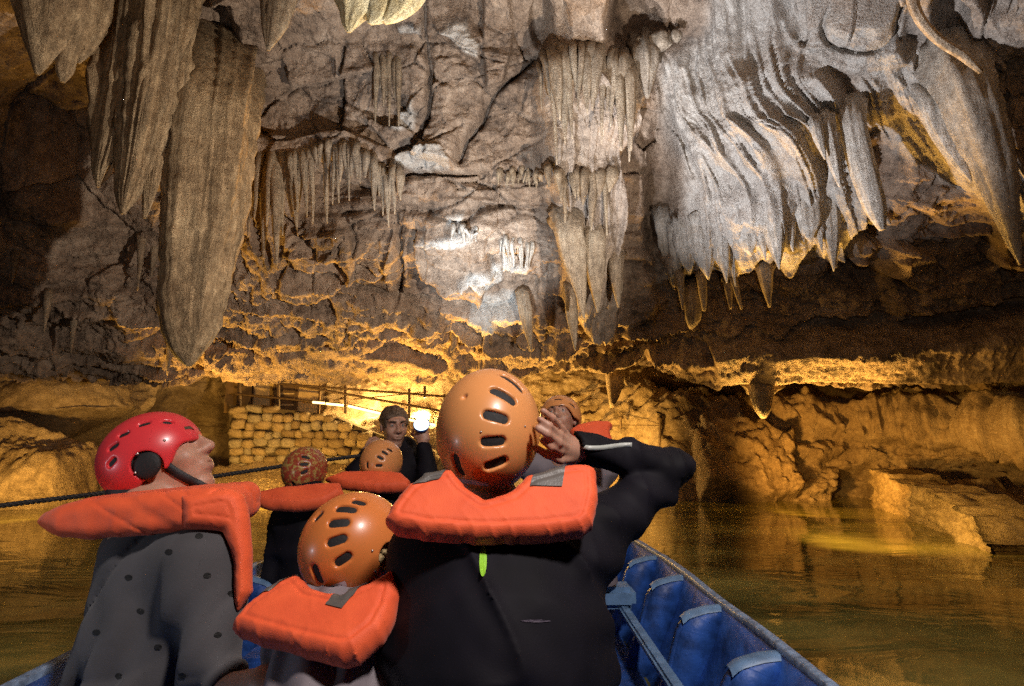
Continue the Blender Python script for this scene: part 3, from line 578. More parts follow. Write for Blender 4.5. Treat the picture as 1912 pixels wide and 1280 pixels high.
for lab, pts in (('long grey blade stalactite slanting right of the white flowstone', [(1588, 185, 22), (1598, 260, 22), (1617, 335, 22), (1636, 395, 17), (1648, 429, 6)]),
    ('thin pale drip beside the long grey blade stalactite', [(1540, 205, 13), (1552, 270, 12), (1562, 320, 8), (1568, 348, 2)]),
    ('short pale finger left of the thin pale drip', [(1520, 215, 11), (1530, 260, 9), (1541, 297, 2)]),
    ('slanting grey stalactite above the shadowed hollow on the right', [(1735, 165, 30), (1762, 240, 25), (1795, 305, 13), (1814, 339, 2)]),
    ('big stalactite at the right edge with an orange-lit tip', [(1780, 110, 52), (1822, 215, 46), (1858, 320, 33), (1879, 400, 21), (1893, 452, 12), (1905, 494, 2)])):
    stal(lab, pts, off=0.18, flute=0.22, nseg=40, along=0.3, calc=0.75 if 'orange' not in lab else 0.45)
stal('pale rib of dripstone curving down from the top right corner', [(1698, -60, 12), (1712, 25, 10), (1752, 74, 9), (1798, 104, 8), (1832, 134, 5)], off=0.05, flute=0.25, nseg=24, calc=0.3, mat=M_TAN)
for x, y, r, lab in ((1200, 84, 17, 'left of three round calcite knobs right of the column'), (1232, 76, 20, 'middle one of three round calcite knobs right of the column'), (1263, 66, 12, 'small right one of three round calcite knobs beside the column')):
    o = spike('calcite_knob', [(x, y - r * 0.9, r * 0.3), (x, y - r * 0.5, r * 0.85), (x, y, r), (x, y + r * 0.6, r * 0.8), (x, y + r, r * 0.2)], on_vault(x, y) - 0.15, M_STAL, flute=0.35, ffreq=1.6, calc=0.2, nseg=32, rings=20, rough=0.16, root=False); tag(o, lab, 'calcite knob')
for lab, pts, Y in (('blunt stalactite under the lip, beside the orange slope', [(1149, 668, 21), (1148, 705, 18), (1146, 738, 11), (1142, 761, 3)], 8.1), ('pointed stalactite just right of the blunt one under the lip', [(1162, 664, 13), (1166, 695, 9), (1171, 720, 2)], 8.3),
                    ('broad dark cone hanging under the lip on the right', [(1422, 712, 27), (1423, 745, 20), (1425, 770, 12), (1426, 781, 4)], 7.2)):
    stal(lab, pts, Y=Y, flute=0.15, nseg=28, along=0.4)
for x, y, l, lab in ((265, 452, 90, 'long thin dripstone straw left of the huge stalactite, below the tan curtain'), (290, 470, 46, 'short dripstone straw close to the left side of the huge stalactite'), (90, 560, 60, 'dripstone straw on the dark low roof near the left edge'),
                     (140, 590, 70, 'longest dripstone straw on the dark roof above the red helmet'), (30, 480, 50, 'dripstone straw at the far left edge of the dark wall'), (320, 640, 60, 'dripstone straw just left of the tip of the huge stalactite'), (850, 640, 18, 'tiny dripstone straw on the low roof above the guide')):
    tag(spike('stalactite', [(x, y - 20, 9), (x - 3, y + l * 0.3, 6), (x - 8, y + l, 1.2)], on_vault(x, y) - 0.05, M_STAL, flute=0.2, nseg=12), lab, 'stalactite', 'dripstone straws on the low roof')

# ================================================================== right-hand low wall of rendered stone at the water's edge
def lerp(a, b, t): return a + (b - a) * t
M_RENDER = rock_mat('rough_render', ((0.12, 0.085, 0.05), (0.30, 0.23, 0.14), (0.46, 0.37, 0.24)), rough=0.7, scale=2.6, bump=1.0)
A, B = np.array((5.55, 8.95)), np.array((4.28, 5.2)); nu, nv_ = 110, 40
prof_t = np.concatenate((np.linspace(0, 1, 26), np.ones(nv_ - 26))); prof_d = np.concatenate((np.zeros(26), np.linspace(0.0, 0.55, nv_ - 26)))
W = np.zeros((nv_, nu, 3)); uu = np.linspace(0, 1, nu); nrm = np.array((B - A)[::-1]) * (1, -1); nrm = nrm / np.linalg.norm(nrm); nrm = nrm if nrm[0] < 0 else -nrm
topz = np.interp(uu, [0, 0.25, 0.26, 0.45, 0.7, 0.93, 1.0], [0.56, 0.54, 0.47, 0.46, 0.40, 0.27, 0.10]) + 0.10 * (fbm(uu * 16, 0 * uu, 2.2, 3) - 0.5)
for i in range(nv_):
    xy = A[None, :] + (B - A)[None, :] * uu[:, None] - nrm[None, :] * prof_d[i]
    z = -0.3 + (topz + 0.3) * prof_t[i]
    d = 0.22 * (fbm(uu * 9, np.full(nu, z.mean() * 6), 1.7, 4, ridged=True) - 0.5) + 0.10 * (fbm(uu * 30, z * 14, 4.2, 4, 0.6, ridged=True) - 0.5) - 0.03 * np.exp(-((uu - 0.42) / 0.006) ** 2)
    W[i, :, :2] = xy + nrm[None, :] * (d * (prof_d[i] == 0))[:, None]; W[i, :, 2] = z + (prof_d[i] > 0) * 0.04 * (noise(uu * 25, prof_d[i] * 9, 3.3) - 0.5)
o = pydata('low_wall', W.reshape(-1, 3), gridfaces(nv_, nu), M_RENDER); tag(o, 'low rough rendered wall at the water edge on the right, lit orange', 'wall')

# ================================================================== dry stone wall on the beach, its stones one by one
def box_bm(sx=1, sy=1, sz=1, cuts=2):
    bm = bmesh.new(); bmesh.ops.create_cube(bm, size=1); bmesh.ops.subdivide_edges(bm, edges=bm.edges[:], cuts=cuts, use_grid_fill=True); return bm
M_STONE = rock_mat('wall_stone', ((0.17, 0.125, 0.075), (0.36, 0.28, 0.175), (0.52, 0.43, 0.29)), rough=0.65, scale=3)
M_STONE2 = rock_mat('wall_stone_brown', ((0.11, 0.08, 0.05), (0.24, 0.18, 0.11), (0.36, 0.28, 0.18)), rough=0.65, scale=3)
M_STONE3 = rock_mat('wall_stone_grey', ((0.16, 0.14, 0.11), (0.32, 0.28, 0.22), (0.48, 0.43, 0.35)), rough=0.65, scale=3)
M_MORT = rock_mat('wall_mortar', ((0.05, 0.038, 0.026), (0.09, 0.07, 0.045), (0.15, 0.115, 0.08)), rough=0.8, scale=3)
stone_meshes = []
for k in range(18):
    bm = box_bm(cuts=2); r = random.Random(k)
    for v_ in bm.verts:
        p = v_.co.copy(); s_ = p.normalized() * 0.60; q = p.lerp(s_, 0.62); q += Vector((r.uniform(-1, 1), r.uniform(-1, 1), r.uniform(-1, 1))) * 0.075; v_.co = q
    me = bpy.data.meshes.new('stone'); bm.to_mesh(me); bm.free(); me.materials.append((M_STONE, M_STONE2, M_STONE3)[k % 3]); me.polygons.foreach_set('use_smooth', np.ones(len(me.polygons), dtype=bool)); stone_meshes.append(me)
WY0 = 10.75
wall = empty('stone_wall', at(560, 868, WY0), 'dry stone wall of ochre blocks on the gravel beach behind the kids', 'wall')
topf = lambda x: np.interp(x, [425, 470, 560, 620, 660, 720, 790, 840], [752, 756, 764, 772, 790, 812, 836, 850])
botf = lambda x: np.interp(x, [425, 560, 700, 840], [874, 872, 872, 872])
row_y = 758.0; rows_h = [13, 15, 17, 15, 16, 14, 15, 13]
ns = 0
for rh in rows_h:
    x = 428.0 + random.uniform(0, 10)
    while x < 835:
        wd = random.uniform(12, 32); cx, cy = x + wd / 2, row_y + rh / 2 + random.uniform(-3, 3) + 0.012 * (x - 430)
        if cy - rh * 0.35 > topf(cx) and cy < botf(cx) + 8:
            p = at(cx, cy, WY0); k = mpp(cx, cy, WY0)
            me = random.choice(stone_meshes); o = bpy.data.objects.new('stone', me); C.objects.link(o)
            o.parent = wall; o.matrix_parent_inverse = Matrix.Translation(-wall.location)
            o.location = Vector(p) + Vector((0, random.uniform(-0.03, 0.03), 0)); f_ = random.uniform(0.90, 1.04); o.scale = (wd * k * f_, 0.26 * random.uniform(0.75, 1.2), rh * k * random.uniform(0.92, 1.12))
            o.rotation_euler = (random.uniform(-.08, .08), random.uniform(-.2, .2), random.uniform(-.2, .2)); ns += 1
        x += wd
    row_y += rh
xs = np.linspace(428, 838, 30)
fr_ = [at(x, topf(x) + 3, WY0 + 0.03) for x in xs]; bo_ = [at(x, botf(x) + 20, WY0 + 0.03) for x in xs]
V = []; F = []
for a_, b_ in zip(fr_, bo_): V += [b_, a_, a_ + np.array((0, 0.5, 0)), b_ + np.array((0, 0.5, 0))]
for k in range(29):
    for q in range(4): F.append((4 * k + q, 4 * k + (q + 1) % 4, 4 * k + 4 + (q + 1) % 4, 4 * k + 4 + q))
F += [(0, 3, 2, 1), (116, 117, 118, 119)]
pydata('mortar_core', V, F, M_MORT, wall, smooth=False)

# gravel: nobody could count it
pv = []; pf = []
octv = np.array(((1, 0, 0), (-1, 0, 0), (0, 1, 0), (0, -1, 0), (0, 0, 1), (0, 0, -1)), float); octf = ((0, 2, 4), (2, 1, 4), (1, 3, 4), (3, 0, 4), (2, 0, 5), (1, 2, 5), (3, 1, 5), (0, 3, 5))
for k in range(2600):
    x = random.uniform(390, 900); y = random.uniform(868, 945); Yb = on_bank(x, y); p = at(x, y, Yb)
    if p[2] < -0.02: continue
    s = random.uniform(0.012, 0.04); b = len(pv)
    R_ = np.array(Matrix.Rotation(random.uniform(0, 6), 3, 'Z') @ Matrix.Rotation(random.uniform(0, 1), 3, 'X'))
    for o_ in octv: pv.append(p + R_ @ (o_ * (s, s * 0.8, s * 0.55) * (1 + 0.3 * random.random())))
    pf += [tuple(b + q for q in f) for f in octf]
o = pydata('gravel', pv, pf, M_STONE, smooth=False); tag(o, 'ochre gravel lying on the beach', 'gravel', kind='stuff')

# ================================================================== walkway behind: boards, railing, light tubes
def bar(name, p0, p1, r, mat, parent=None, seg=8, r1=None):
    p0 = Vector(p0); p1 = Vector(p1); d = p1 - p0; q = d.to_track_quat('Z', 'Y').to_matrix()
    V = []; n = seg
    for k, (p, rr) in enumerate(((p0, r), (p1, r1 if r1 is not None else r))):
        for j in range(n): V.append(p + q @ Vector((rr * math.cos(2 * math.pi * j / n), rr * math.sin(2 * math.pi * j / n), 0)))
    F = [(j, (j + 1) % n, n + (j + 1) % n, n + j) for j in range(n)] + [tuple(range(n - 1, -1, -1)), tuple(range(n, 2 * n))]
    return pydata(name, V, F, mat, parent, smooth=seg > 8)
def slab(name, c, size, mat, parent=None, rz=0.0, bev=0.006):
    bm = bmesh.new(); bmesh.ops.create_cube(bm, size=1)
    for v_ in bm.verts: v_.co = Vector((v_.co.x * size[0], v_.co.y * size[1], v_.co.z * size[2]))
    if bev: bmesh.ops.bevel(bm, geom=bm.edges[:], offset=bev, segments=2, affect='EDGES')
    bm.transform(Matrix.Translation(Vector(c)) @ Matrix.Rotation(rz, 4, 'Z')); me = bpy.data.meshes.new(name); bm.to_mesh(me); bm.free()
    return link(name, me, mat, parent, smooth=False)
M_RUST = plain_mat('rusty_steel', (0.10, 0.065, 0.04), 0.6, 0.35, 30, 0.3, 90, metal=0.3)
M_WOOD = plain_mat('bleached_board', (0.50, 0.38, 0.22), 0.7, 0.2, 9, 0.25, 40)
M_DWOOD = plain_mat('dark_board', (0.12, 0.075, 0.04), 0.7, 0.3, 9, 0.25, 40)
M_TUBE = emit_mat('lit_tube', (1.0, 0.68, 0.24), 2.6)
RY = 11.0
rail = empty('railing', at(645, 765, RY), 'thin rusty steel railing along the walkway above the stone wall', 'railing')
for (x0, y0), (x1, y1), r in (((440, 735), (585, 749), 0.022), ((520, 716), (860, 742), 0.022), ((554, 719), (860, 773), 0.022), ((660, 745), (800, 731), 0.010)):
    bar('rail', at(x0, y0, RY), at(x1, y1, RY), r, M_RUST, rail)
for x, y0, y1 in ((645, 700, 772), (764, 725, 800), (793, 715, 742), (830, 735, 830), (448, 712, 760), (520, 710, 772)):
    bar('post', at(x, y0, RY + 0.05), at(x, y1, RY + 0.05), 0.03, M_RUST, rail)
tl = empty('tube_light', at(650, 757, RY - 0.15), 'row of glowing yellow light tubes running along the railing', 'light')
for (x0, y0), (x1, y1) in (((584, 750.5), (606, 752.5)), ((609, 753.3), (641, 756.5)), ((650, 757.5), (716, 773)), ((758, 782), (812, 793))):
    bar('tube', at(x0, y0, RY - 0.15), at(x1, y1, RY - 0.15), 0.022, M_TUBE, tl, 10)
    bar('batten', at(x0, y0 - 3, RY - 0.10), at(x1, y1 - 3, RY - 0.10), 0.016, M_RUST, tl, 6)
for k, (x, y0, y1) in enumerate(((640, 760, 790), (646, 760, 792))):
    pass
BYd = 11.5
for x0, x1, y0, y1, mt_, lab, slats in ((473, 513, 712, 764, M_WOOD, 'pale wooden board, left one above the stone wall', 0), (517, 553, 708, 770, M_DWOOD, 'dark wooden cupboard door above the stone wall', 3), (556, 598, 708, 772, M_WOOD, 'pale slatted board right of the dark cupboard door', 4), (447, 472, 716, 756, M_DWOOD, 'small dark panel left of the pale boards', 0)):
    p = at((x0 + x1) / 2, (y0 + y1) / 2, BYd); k = mpp((x0 + x1) / 2, (y0 + y1) / 2, BYd); wd, hh = (x1 - x0) * k, (y1 - y0) * k
    e = empty('wooden_panel', (p[0], p[1], p[2] - hh / 2), lab, 'panel')
    slab('board', p, (wd, 0.05, hh), mt_, e)
    for s in range(slats): slab('slat', p + np.array((0, -0.035, hh * ((s + 0.7) / slats - 0.5))), (wd * 0.96, 0.02, 0.03), M_WOOD, e, bev=0)
    for s in (-1, 1): slab('stile', p + np.array((s * wd * 0.49, -0.03, 0)), (0.035, 0.04, hh), M_DWOOD, e, bev=0)
o = slab('timber_post', at(435, 736, 11.4), (0.24, 0.16, 0.75), M_DWOOD); tag(o, 'dark timber post at the left end of the walkway', 'post')
# fence of little posts and a wire on the orange slope
fe = empty('wire_fence', at(1232, 838, 10.2), 'low fence of short metal posts and a wire on the orange slope', 'fence')
fp = [(1096, 785, 800, 10.4), (1159, 780, 800, 10.4), (1232, 782, 838, 10.2)]
for x, y0, y1, Y in fp:
    bar('post', at(x, y0, Y), at(x, y1, Y), 0.022, M_RUST, fe); bar('cap', at(x, y0 - 3, Y), at(x, y0 + 2, Y), 0.045, M_RUST, fe, 10)
for a_, b_ in ((fp[0], fp[1]), (fp[1], fp[2])): bar('wire', at(a_[0], 793, a_[3]), at(b_[0], 794, b_[3]), 0.008, M_RUST, fe, 6)
# ================================================================== the boat
M_BLUE = plain_mat('worn_blue_paint', (0.020, 0.075, 0.30), 0.5, 0.55, 16, 0.45, 70)
M_LBLUE = plain_mat('rubbed_pale_blue_paint', (0.13, 0.24, 0.42), 0.45, 0.35, 14, 0.3, 50)
M_GUN = plain_mat('scuffed_gunwale', (0.18, 0.26, 0.40), 0.4, 0.6, 34, 0.3, 120)
boat = empty('boat', (-0.2, 2.0, 0.0), 'blue open boat carrying the helmeted passengers', 'boat')
CX = -0.22; HW = 0.99; GZ = 0.41
def hw(y):   # half width along the boat, narrowing to the bow
    return HW * np.interp(y, [-2.5, 3.0, 3.8, 4.6, 5.1], [1, 1, 0.92, 0.62, 0.05])
ys = np.linspace(-2.2, 5.1, 60); sect = [(-1.0, GZ), (-0.96, 0.28), (-0.82, 0.0), (-0.70, -0.12), (0, -0.15), (0.70, -0.12), (0.82, 0.0), (0.96, 0.28), (1.0, GZ)]
HV = np.array([[(CX + s * hw(y), y, z + 0.10 * max(0, (y - 3.6) / 1.5) ** 2) for s, z in sect] for y in ys])
o = pydata('hull', HV.reshape(-1, 3), gridfaces(len(ys), len(sect)), M_BLUE, boat)
md = o.modifiers.new('thick', 'SOLIDIFY'); md.thickness = 0.025; md.offset = 0
for s in (-1, 1):    # gunwale: a flat worn strip with a rounded edge
    prof = [(-0.015, -0.014), (-0.015, 0.006), (-0.010, 0.011), (0.010, 0.011), (0.016, 0.005), (0.018, -0.03)]
    G = np.array([[(CX + s * (hw(y) + a), y, GZ + 0.004 + b + 0.10 * max(0, (y - 3.6) / 1.5) ** 2 + 0.003 * math.sin(y * 7.7)) for a, b in prof] for y in np.linspace(-2.2, 5.1, 140)])
    pydata('gunwale', G.reshape(-1, 3), gridfaces(140, len(prof)), M_GUN, boat)
def rib(y, s):
    # a knee: broad rounded bracket leaning from gunwale down to the floor
    e = []; path = [(0.985, GZ - 0.012, 0.026), (0.93, GZ - 0.018, 0.027), (0.865, GZ - 0.035, 0.027), (0.825, GZ - 0.08, 0.026), (0.785, 0.20, 0.026), (0.72, 0.05, 0.026), (0.66, -0.10, 0.026)]
    back_ = [(0.99, GZ - 0.03), (0.985, GZ - 0.05), (0.975, GZ - 0.08), (0.965, GZ - 0.12), (0.93, 0.18), (0.86, 0.05), (0.75, -0.10)]
    V = []; F = []
    for (a, z, w_), (b, zb) in zip(path, back_):
        V += [(CX + s * a * hw(y) / 1.0, y - w_, z), (CX + s * a * hw(y), y + w_, z), (CX + s * b * hw(y), y + w_ * 1.15, zb), (CX + s * b * hw(y), y - w_ * 1.15, zb)]
    for k in range(len(path) - 1):
        for q in range(4): F.append((4 * k + q, 4 * k + (q + 1) % 4, 4 * k + 4 + (q + 1) % 4, 4 * k + 4 + q))
    F += [(3, 2, 1, 0), tuple(range(4 * len(path) - 4, 4 * len(path)))]
    bm = bmesh.new(); vs = [bm.verts.new(v_) for v_ in V]
    for f in F: bm.faces.new([vs[q] for q in f])
    bmesh.ops.recalc_face_normals(bm, faces=bm.faces[:]); bmesh.ops.bevel(bm, geom=bm.edges[:], offset=0.009, segments=3, affect='EDGES', clamp_overlap=True)
    me = bpy.data.meshes.new('rib'); bm.to_mesh(me); bm.free(); o = link('rib', me, M_BLUE, boat)
    # the worn, rubbed top of the knee
    n = 9; V = []
    for k in range(n):
        a = 0.99 - 0.15 * k / (n - 1); z = np.interp(a, [0.84, 0.865, 0.93, 0.975, 1.0], [GZ - 0.05, GZ - 0.030, GZ - 0.013, GZ - 0.008, GZ - 0.008])
        for q in range(7): yy = (q / 3 - 1); V.append((CX + s * a * hw(y), y + yy * 0.029, z + 0.005 - 0.016 * yy ** 4))
    pydata('rib_cap', V, gridfaces(n, 7), M_LBLUE, o)
for y in (0.85, 1.29, 1.74, 2.20, 2.66, 3.10, 3.55):
    for s in (-1, 1): rib(y, s)
for y in (0.55, 1.35, 2.2, 3.0, 3.75):   # thwarts the passengers sit on
    slab('thwart', (CX - 0.10, y, 0.25), (1.20 * hw(y) / HW, 0.30, 0.05), M_BLUE, boat, bev=0.012)
o = slab('stringer', (0.535, 1.9, 0.20), (0.05, 3.2, 0.035), M_LBLUE, boat, bev=0.010)
slab('seat_end', (0.50, 2.95, 0.25), (0.19, 0.16, 0.10), M_LBLUE, boat, bev=0.025)
for k in range(7):
    slab('floor_board', (CX - 0.66 + 0.22 * k, 1.0, 0.022), (0.21, 5.2, 0.02), M_BLUE, boat, bev=0.004)
# bow deck
V = [(CX - hw(4.2), 4.2, GZ), (CX + hw(4.2), 4.2, GZ), (CX + hw(5.0), 5.0, GZ + 0.06), (CX - hw(5.0), 5.0, GZ + 0.06)]
pydata('bow_deck', V, [(0, 1, 2, 3)], M_BLUE, boat, smooth=False)

# ------------------------------------------------------------------ the hauling rope: twisted strands along one line
M_ROPE = plain_mat('wet_black_rope', (0.035, 0.030, 0.028), 0.6, 0.4, 60, 0.4, 200)
rp = [at(-120, 960, 2.3), at(0, 944, 2.45), at(200, 919, 2.75), at(400, 889, 3.05), at(540, 868, 3.25), at(690, 848, 3.5)]
rp = np.array(rp); t0 = np.concatenate(([0], np.cumsum(np.linalg.norm(np.diff(rp, axis=0), axis=1)))); tt = np.linspace(0, t0[-1], 420)
ctr = np.stack([spline1(t0, rp[:, k], tt) for k in range(3)], 1)
rope = empty('rope', rp[0], 'twisted black hauling rope stretched across the water on the left', 'rope')
T = np.gradient(ctr, axis=0); T /= np.linalg.norm(T, axis=1, keepdims=True); Uo = np.cross(T, (0, 0, 1)); Uo /= np.linalg.norm(Uo, axis=1, keepdims=True); Vo = np.cross(T, Uo)
for k in range(3):
    ph_ = tt * 110 + k * 2.094; c2 = ctr + 0.0056 * (np.cos(ph_)[:, None] * Uo + np.sin(ph_)[:, None] * Vo)
    V, F = tube_mesh(c2, np.full(len(tt), 0.0062), Uo, Vo, 8, rough=0.0); pydata('strand', V, F, M_ROPE, rope)

# ================================================================== solid modelling helpers for figures
def smin(a, b, k):
    h = np.maximum(k - np.abs(a - b), 0) / k; return np.minimum(a, b) - h * h * k * 0.25
def smax(a, b, k): return -smin(-a, -b, k)
def cone(p, a, b, ra, rb):
    a = np.asarray(a, np.float32); b = np.asarray(b, np.float32); ab = b - a; L = float(ab @ ab) + 1e-12
    t = np.clip(((p - a) @ ab) / L, 0, 1); return np.linalg.norm(p - a - t[..., None] * ab, axis=-1) - (ra + (rb - ra) * t)
def ell(p, c, r, R=None):
    q = p - np.asarray(c, np.float32)
    if R is not None: q = q @ np.asarray(R, np.float32)
    r = np.asarray(r, np.float32); k0 = np.linalg.norm(q / r, axis=-1); k1 = np.linalg.norm(q / (r * r), axis=-1) + 1e-9
    return k0 * (k0 - 1) / k1
def rbox(p, c, h, r, R=None):
    q = p - np.asarray(c, np.float32)
    if R is not None: q = q @ np.asarray(R, np.float32)
    q = np.abs(q) - (np.asarray(h, np.float32) - r)
    return np.linalg.norm(np.maximum(q, 0), axis=-1) + np.minimum(q.max(-1), 0) - r
def sdf_mesh(name, fn, lo, hi, h, mat, parent=None, slack=1.6):
    lo = np.asarray(lo, float); hi = np.asarray(hi, float); B = 8
    nb = np.ceil((hi - lo) / (h * B)).astype(int); n = nb * B
    bi = np.stack(np.meshgrid(*[np.arange(k) for k in nb], indexing='ij'), -1).reshape(-1, 3)
    ctr = (lo + (bi * B + (B - 1) / 2) * h).astype(np.float32); dc = fn(ctr)
    act = np.abs(dc) < slack * h * B * 0.87 + h
    G = np.repeat(np.repeat(np.repeat(dc.reshape(nb), B, 0), B, 1), B, 2).astype(np.float32)
    off = np.stack(np.meshgrid(np.arange(B), np.arange(B), np.arange(B), indexing='ij'), -1).reshape(-1, 3)
    ids = bi[act]
    for s in range(0, len(ids), 1500):
        I = (ids[s:s + 1500, None, :] * B + off[None]).reshape(-1, 3); G[I[:, 0], I[:, 1], I[:, 2]] = fn((lo + I * h).astype(np.float32))
    ins = (G < 0); c = np.zeros(tuple(n - 1), np.int8); crn = [(a, b, d) for a in (0, 1) for b in (0, 1) for d in (0, 1)]
    for a, b, d in crn: c += ins[a:n[0] - 1 + a, b:n[1] - 1 + b, d:n[2] - 1 + d]
    cells = np.argwhere((c > 0) & (c < 8)); idx = np.full(tuple(n - 1), -1, np.int32); idx[tuple(cells.T)] = np.arange(len(cells))
    val = np.stack([G[cells[:, 0] + a, cells[:, 1] + b, cells[:, 2] + d] for a, b, d in crn], 1)
    cr_ = np.array(crn, float); acc = np.zeros((len(cells), 3)); cnt = np.zeros(len(cells))
    for i in range(8):
        for j in range(i + 1, 8):
            if np.abs(cr_[i] - cr_[j]).sum() != 1: continue
            a, b = val[:, i], val[:, j]; m_ = (a < 0) != (b < 0); t = np.where(m_, a / np.where(m_, a - b, 1), 0)
            acc += m_[:, None] * (cr_[i] + t[:, None] * (cr_[j] - cr_[i])); cnt += m_
    V = lo + (cells + acc / cnt[:, None]) * h; Fs = []
    for ax in range(3):
        s0 = [slice(None)] * 3; s1 = [slice(None)] * 3; s0[ax] = slice(0, -1); s1[ax] = slice(1, None)
        a, b = ins[tuple(s0)], ins[tuple(s1)]; e = np.argwhere(a != b); u, w_ = (ax + 1) % 3, (ax + 2) % 3
        e = e[(e[:, u] > 0) & (e[:, w_] > 0) & (e[:, u] < n[u] - 1) & (e[:, w_] < n[w_] - 1)]
        eu = np.zeros(3, int); eu[u] = 1; ew = np.zeros(3, int); ew[w_] = 1
        q = [idx[tuple((e - d).T)] for d in (eu * 0, eu, eu + ew, ew)]; fl = a[tuple(e.T)]
        quad = np.stack(q, 1); quad = np.where(fl[:, None], quad, quad[:, ::-1]); Fs.append(quad)
    F = np.concatenate(Fs); F = F[(F >= 0).all(1)]
    return pydata(name, V, F, mat, parent)
def frame(fwd, up):
    f = np.asarray(fwd, float); f /= np.linalg.norm(f); u = np.asarray(up, float); u = u - f * (u @ f); u /= np.linalg.norm(u)
    return np.stack((np.cross(f, u), f, u), 1)       # columns: right, forward, up
def bbox(pts, pad): pts = np.asarray(pts); return pts.min(0) - pad, pts.max(0) + pad
def hit_ell(px, py, c, r, R):
    d = np.array(ray(px, py)); o = np.array((0, 0, EYE)) - c; o = R.T @ o / r; d = R.T @ d / r
    a, b, cc = d @ d, 2 * o @ d, o @ o - 1; disc = b * b - 4 * a * cc
    t = (-b - math.sqrt(max(disc, 0))) / (2 * a); return np.array((0, 0, EYE)) + np.array(ray(px, py)) * t
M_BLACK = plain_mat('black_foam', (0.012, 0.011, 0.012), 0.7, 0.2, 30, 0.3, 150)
M_STRAP = plain_mat('black_webbing', (0.015, 0.015, 0.018), 0.6, 0.2, 40, 0.3, 300)
M_STEEL = plain_mat('rivet_steel', (0.5, 0.48, 0.45), 0.35, 0.1, 40, 0.05, 100, metal=0.9)
M_STICK = plain_mat('white_sticker', (0.62, 0.55, 0.60), 0.45, 0.25, 70, 0.05, 100)
def helmet(parent, c, r, R, mat, slots=(), slot_r=0.0095, dots=(), zcut=-0.045, ear=None, h=0.0035, peak=0.02):
    "hard shell with through-cut vent slots over a black foam liner; slots are photo pixels on the shell"
    r = np.asarray(r, float); c = np.asarray(c, float)
    S = [(hit_ell(*a, c, r, R), hit_ell(*b, c, r, R)) for a, b in slots]; Dt = [hit_ell(*d[:2], c, r, R) for d in dots]
    def fn(p):
        q = (p - c.astype(np.float32)) @ R.astype(np.float32)
        o_ = ell(p, c, r, R); d = np.maximum(o_, -(o_ + 0.011))
        cut = q[..., 2] - (zcut - 0.030 * sstep(0.02, -0.09, q[..., 1]) + 0.045 * sstep(0.05, 0.11, q[..., 1]))
        d = smax(d, -cut, 0.004)
        if ear is not None:
            for s in (-1, 1): d = smax(d, -(np.hypot((q[..., 1] - ear[0]) / 1.0, (q[..., 2] - ear[1]) / 1.05) - ear[2]) - 9 * (q[..., 0] * s < 0.03), 0.004)
        for a, b in S: d = smax(d, -cone(p, a, b, slot_r, slot_r), 0.003)
        for a in Dt: d = smax(d, -(np.linalg.norm(p - a.astype(np.float32), axis=-1) - slot_r * 0.62), 0.003)
        return d
    o = sdf_mesh('helmet', fn, c - r.max() - 0.02, c + r.max() + 0.02, h, mat, parent, slack=2.0)
    def fl(p):
        q = (p - c.astype(np.float32)) @ R.astype(np.float32); d = ell(p, c, r - 0.012, R); d = np.maximum(d, -(d + 0.012))
        if ear is not None:
            for s in (-1, 1): d = smax(d, -(np.hypot(q[..., 1] - ear[0], (q[..., 2] - ear[1]) / 1.05) - ear[2] + 0.003) - 9 * (q[..., 0] * s < 0.03), 0.004)
        return smax(d, -(q[..., 2] - zcut - 0.006 - 0.045 * sstep(0.03, 0.09, q[..., 1]) + 0.03 * sstep(0.02, -0.09, q[..., 1])), 0.003)
    sdf_mesh('liner', fl, c - r.max(), c + r.max(), max(h * 1.6, 0.005), M_BLACK, o, slack=2.0)
    for a, b in S:      # black sheet laid in each vent, standing in for the shade inside
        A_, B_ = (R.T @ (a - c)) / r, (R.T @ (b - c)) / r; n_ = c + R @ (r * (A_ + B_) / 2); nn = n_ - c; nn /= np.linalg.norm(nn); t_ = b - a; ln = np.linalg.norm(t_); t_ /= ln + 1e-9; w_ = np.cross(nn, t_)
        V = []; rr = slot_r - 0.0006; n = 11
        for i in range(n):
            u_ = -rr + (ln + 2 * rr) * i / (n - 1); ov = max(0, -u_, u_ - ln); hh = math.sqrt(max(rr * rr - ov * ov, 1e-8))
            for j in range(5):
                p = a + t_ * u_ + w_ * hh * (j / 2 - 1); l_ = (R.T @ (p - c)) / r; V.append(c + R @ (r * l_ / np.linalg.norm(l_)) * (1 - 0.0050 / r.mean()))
        pydata('vent_shade', V, gridfaces(n, 5), M_BLACK, o)
    return o
def rivet(o, c, r, R, pts, rad=0.004):
    for x, y in pts:
        p = hit_ell(x, y, c, np.asarray(r), R); bm = bmesh.new(); bmesh.ops.create_icosphere(bm, subdivisions=2, radius=rad, matrix=Matrix.Translation(Vector(p))); me = bpy.data.meshes.new('rivet'); bm.to_mesh(me); bm.free(); link('rivet', me, M_STEEL, o)
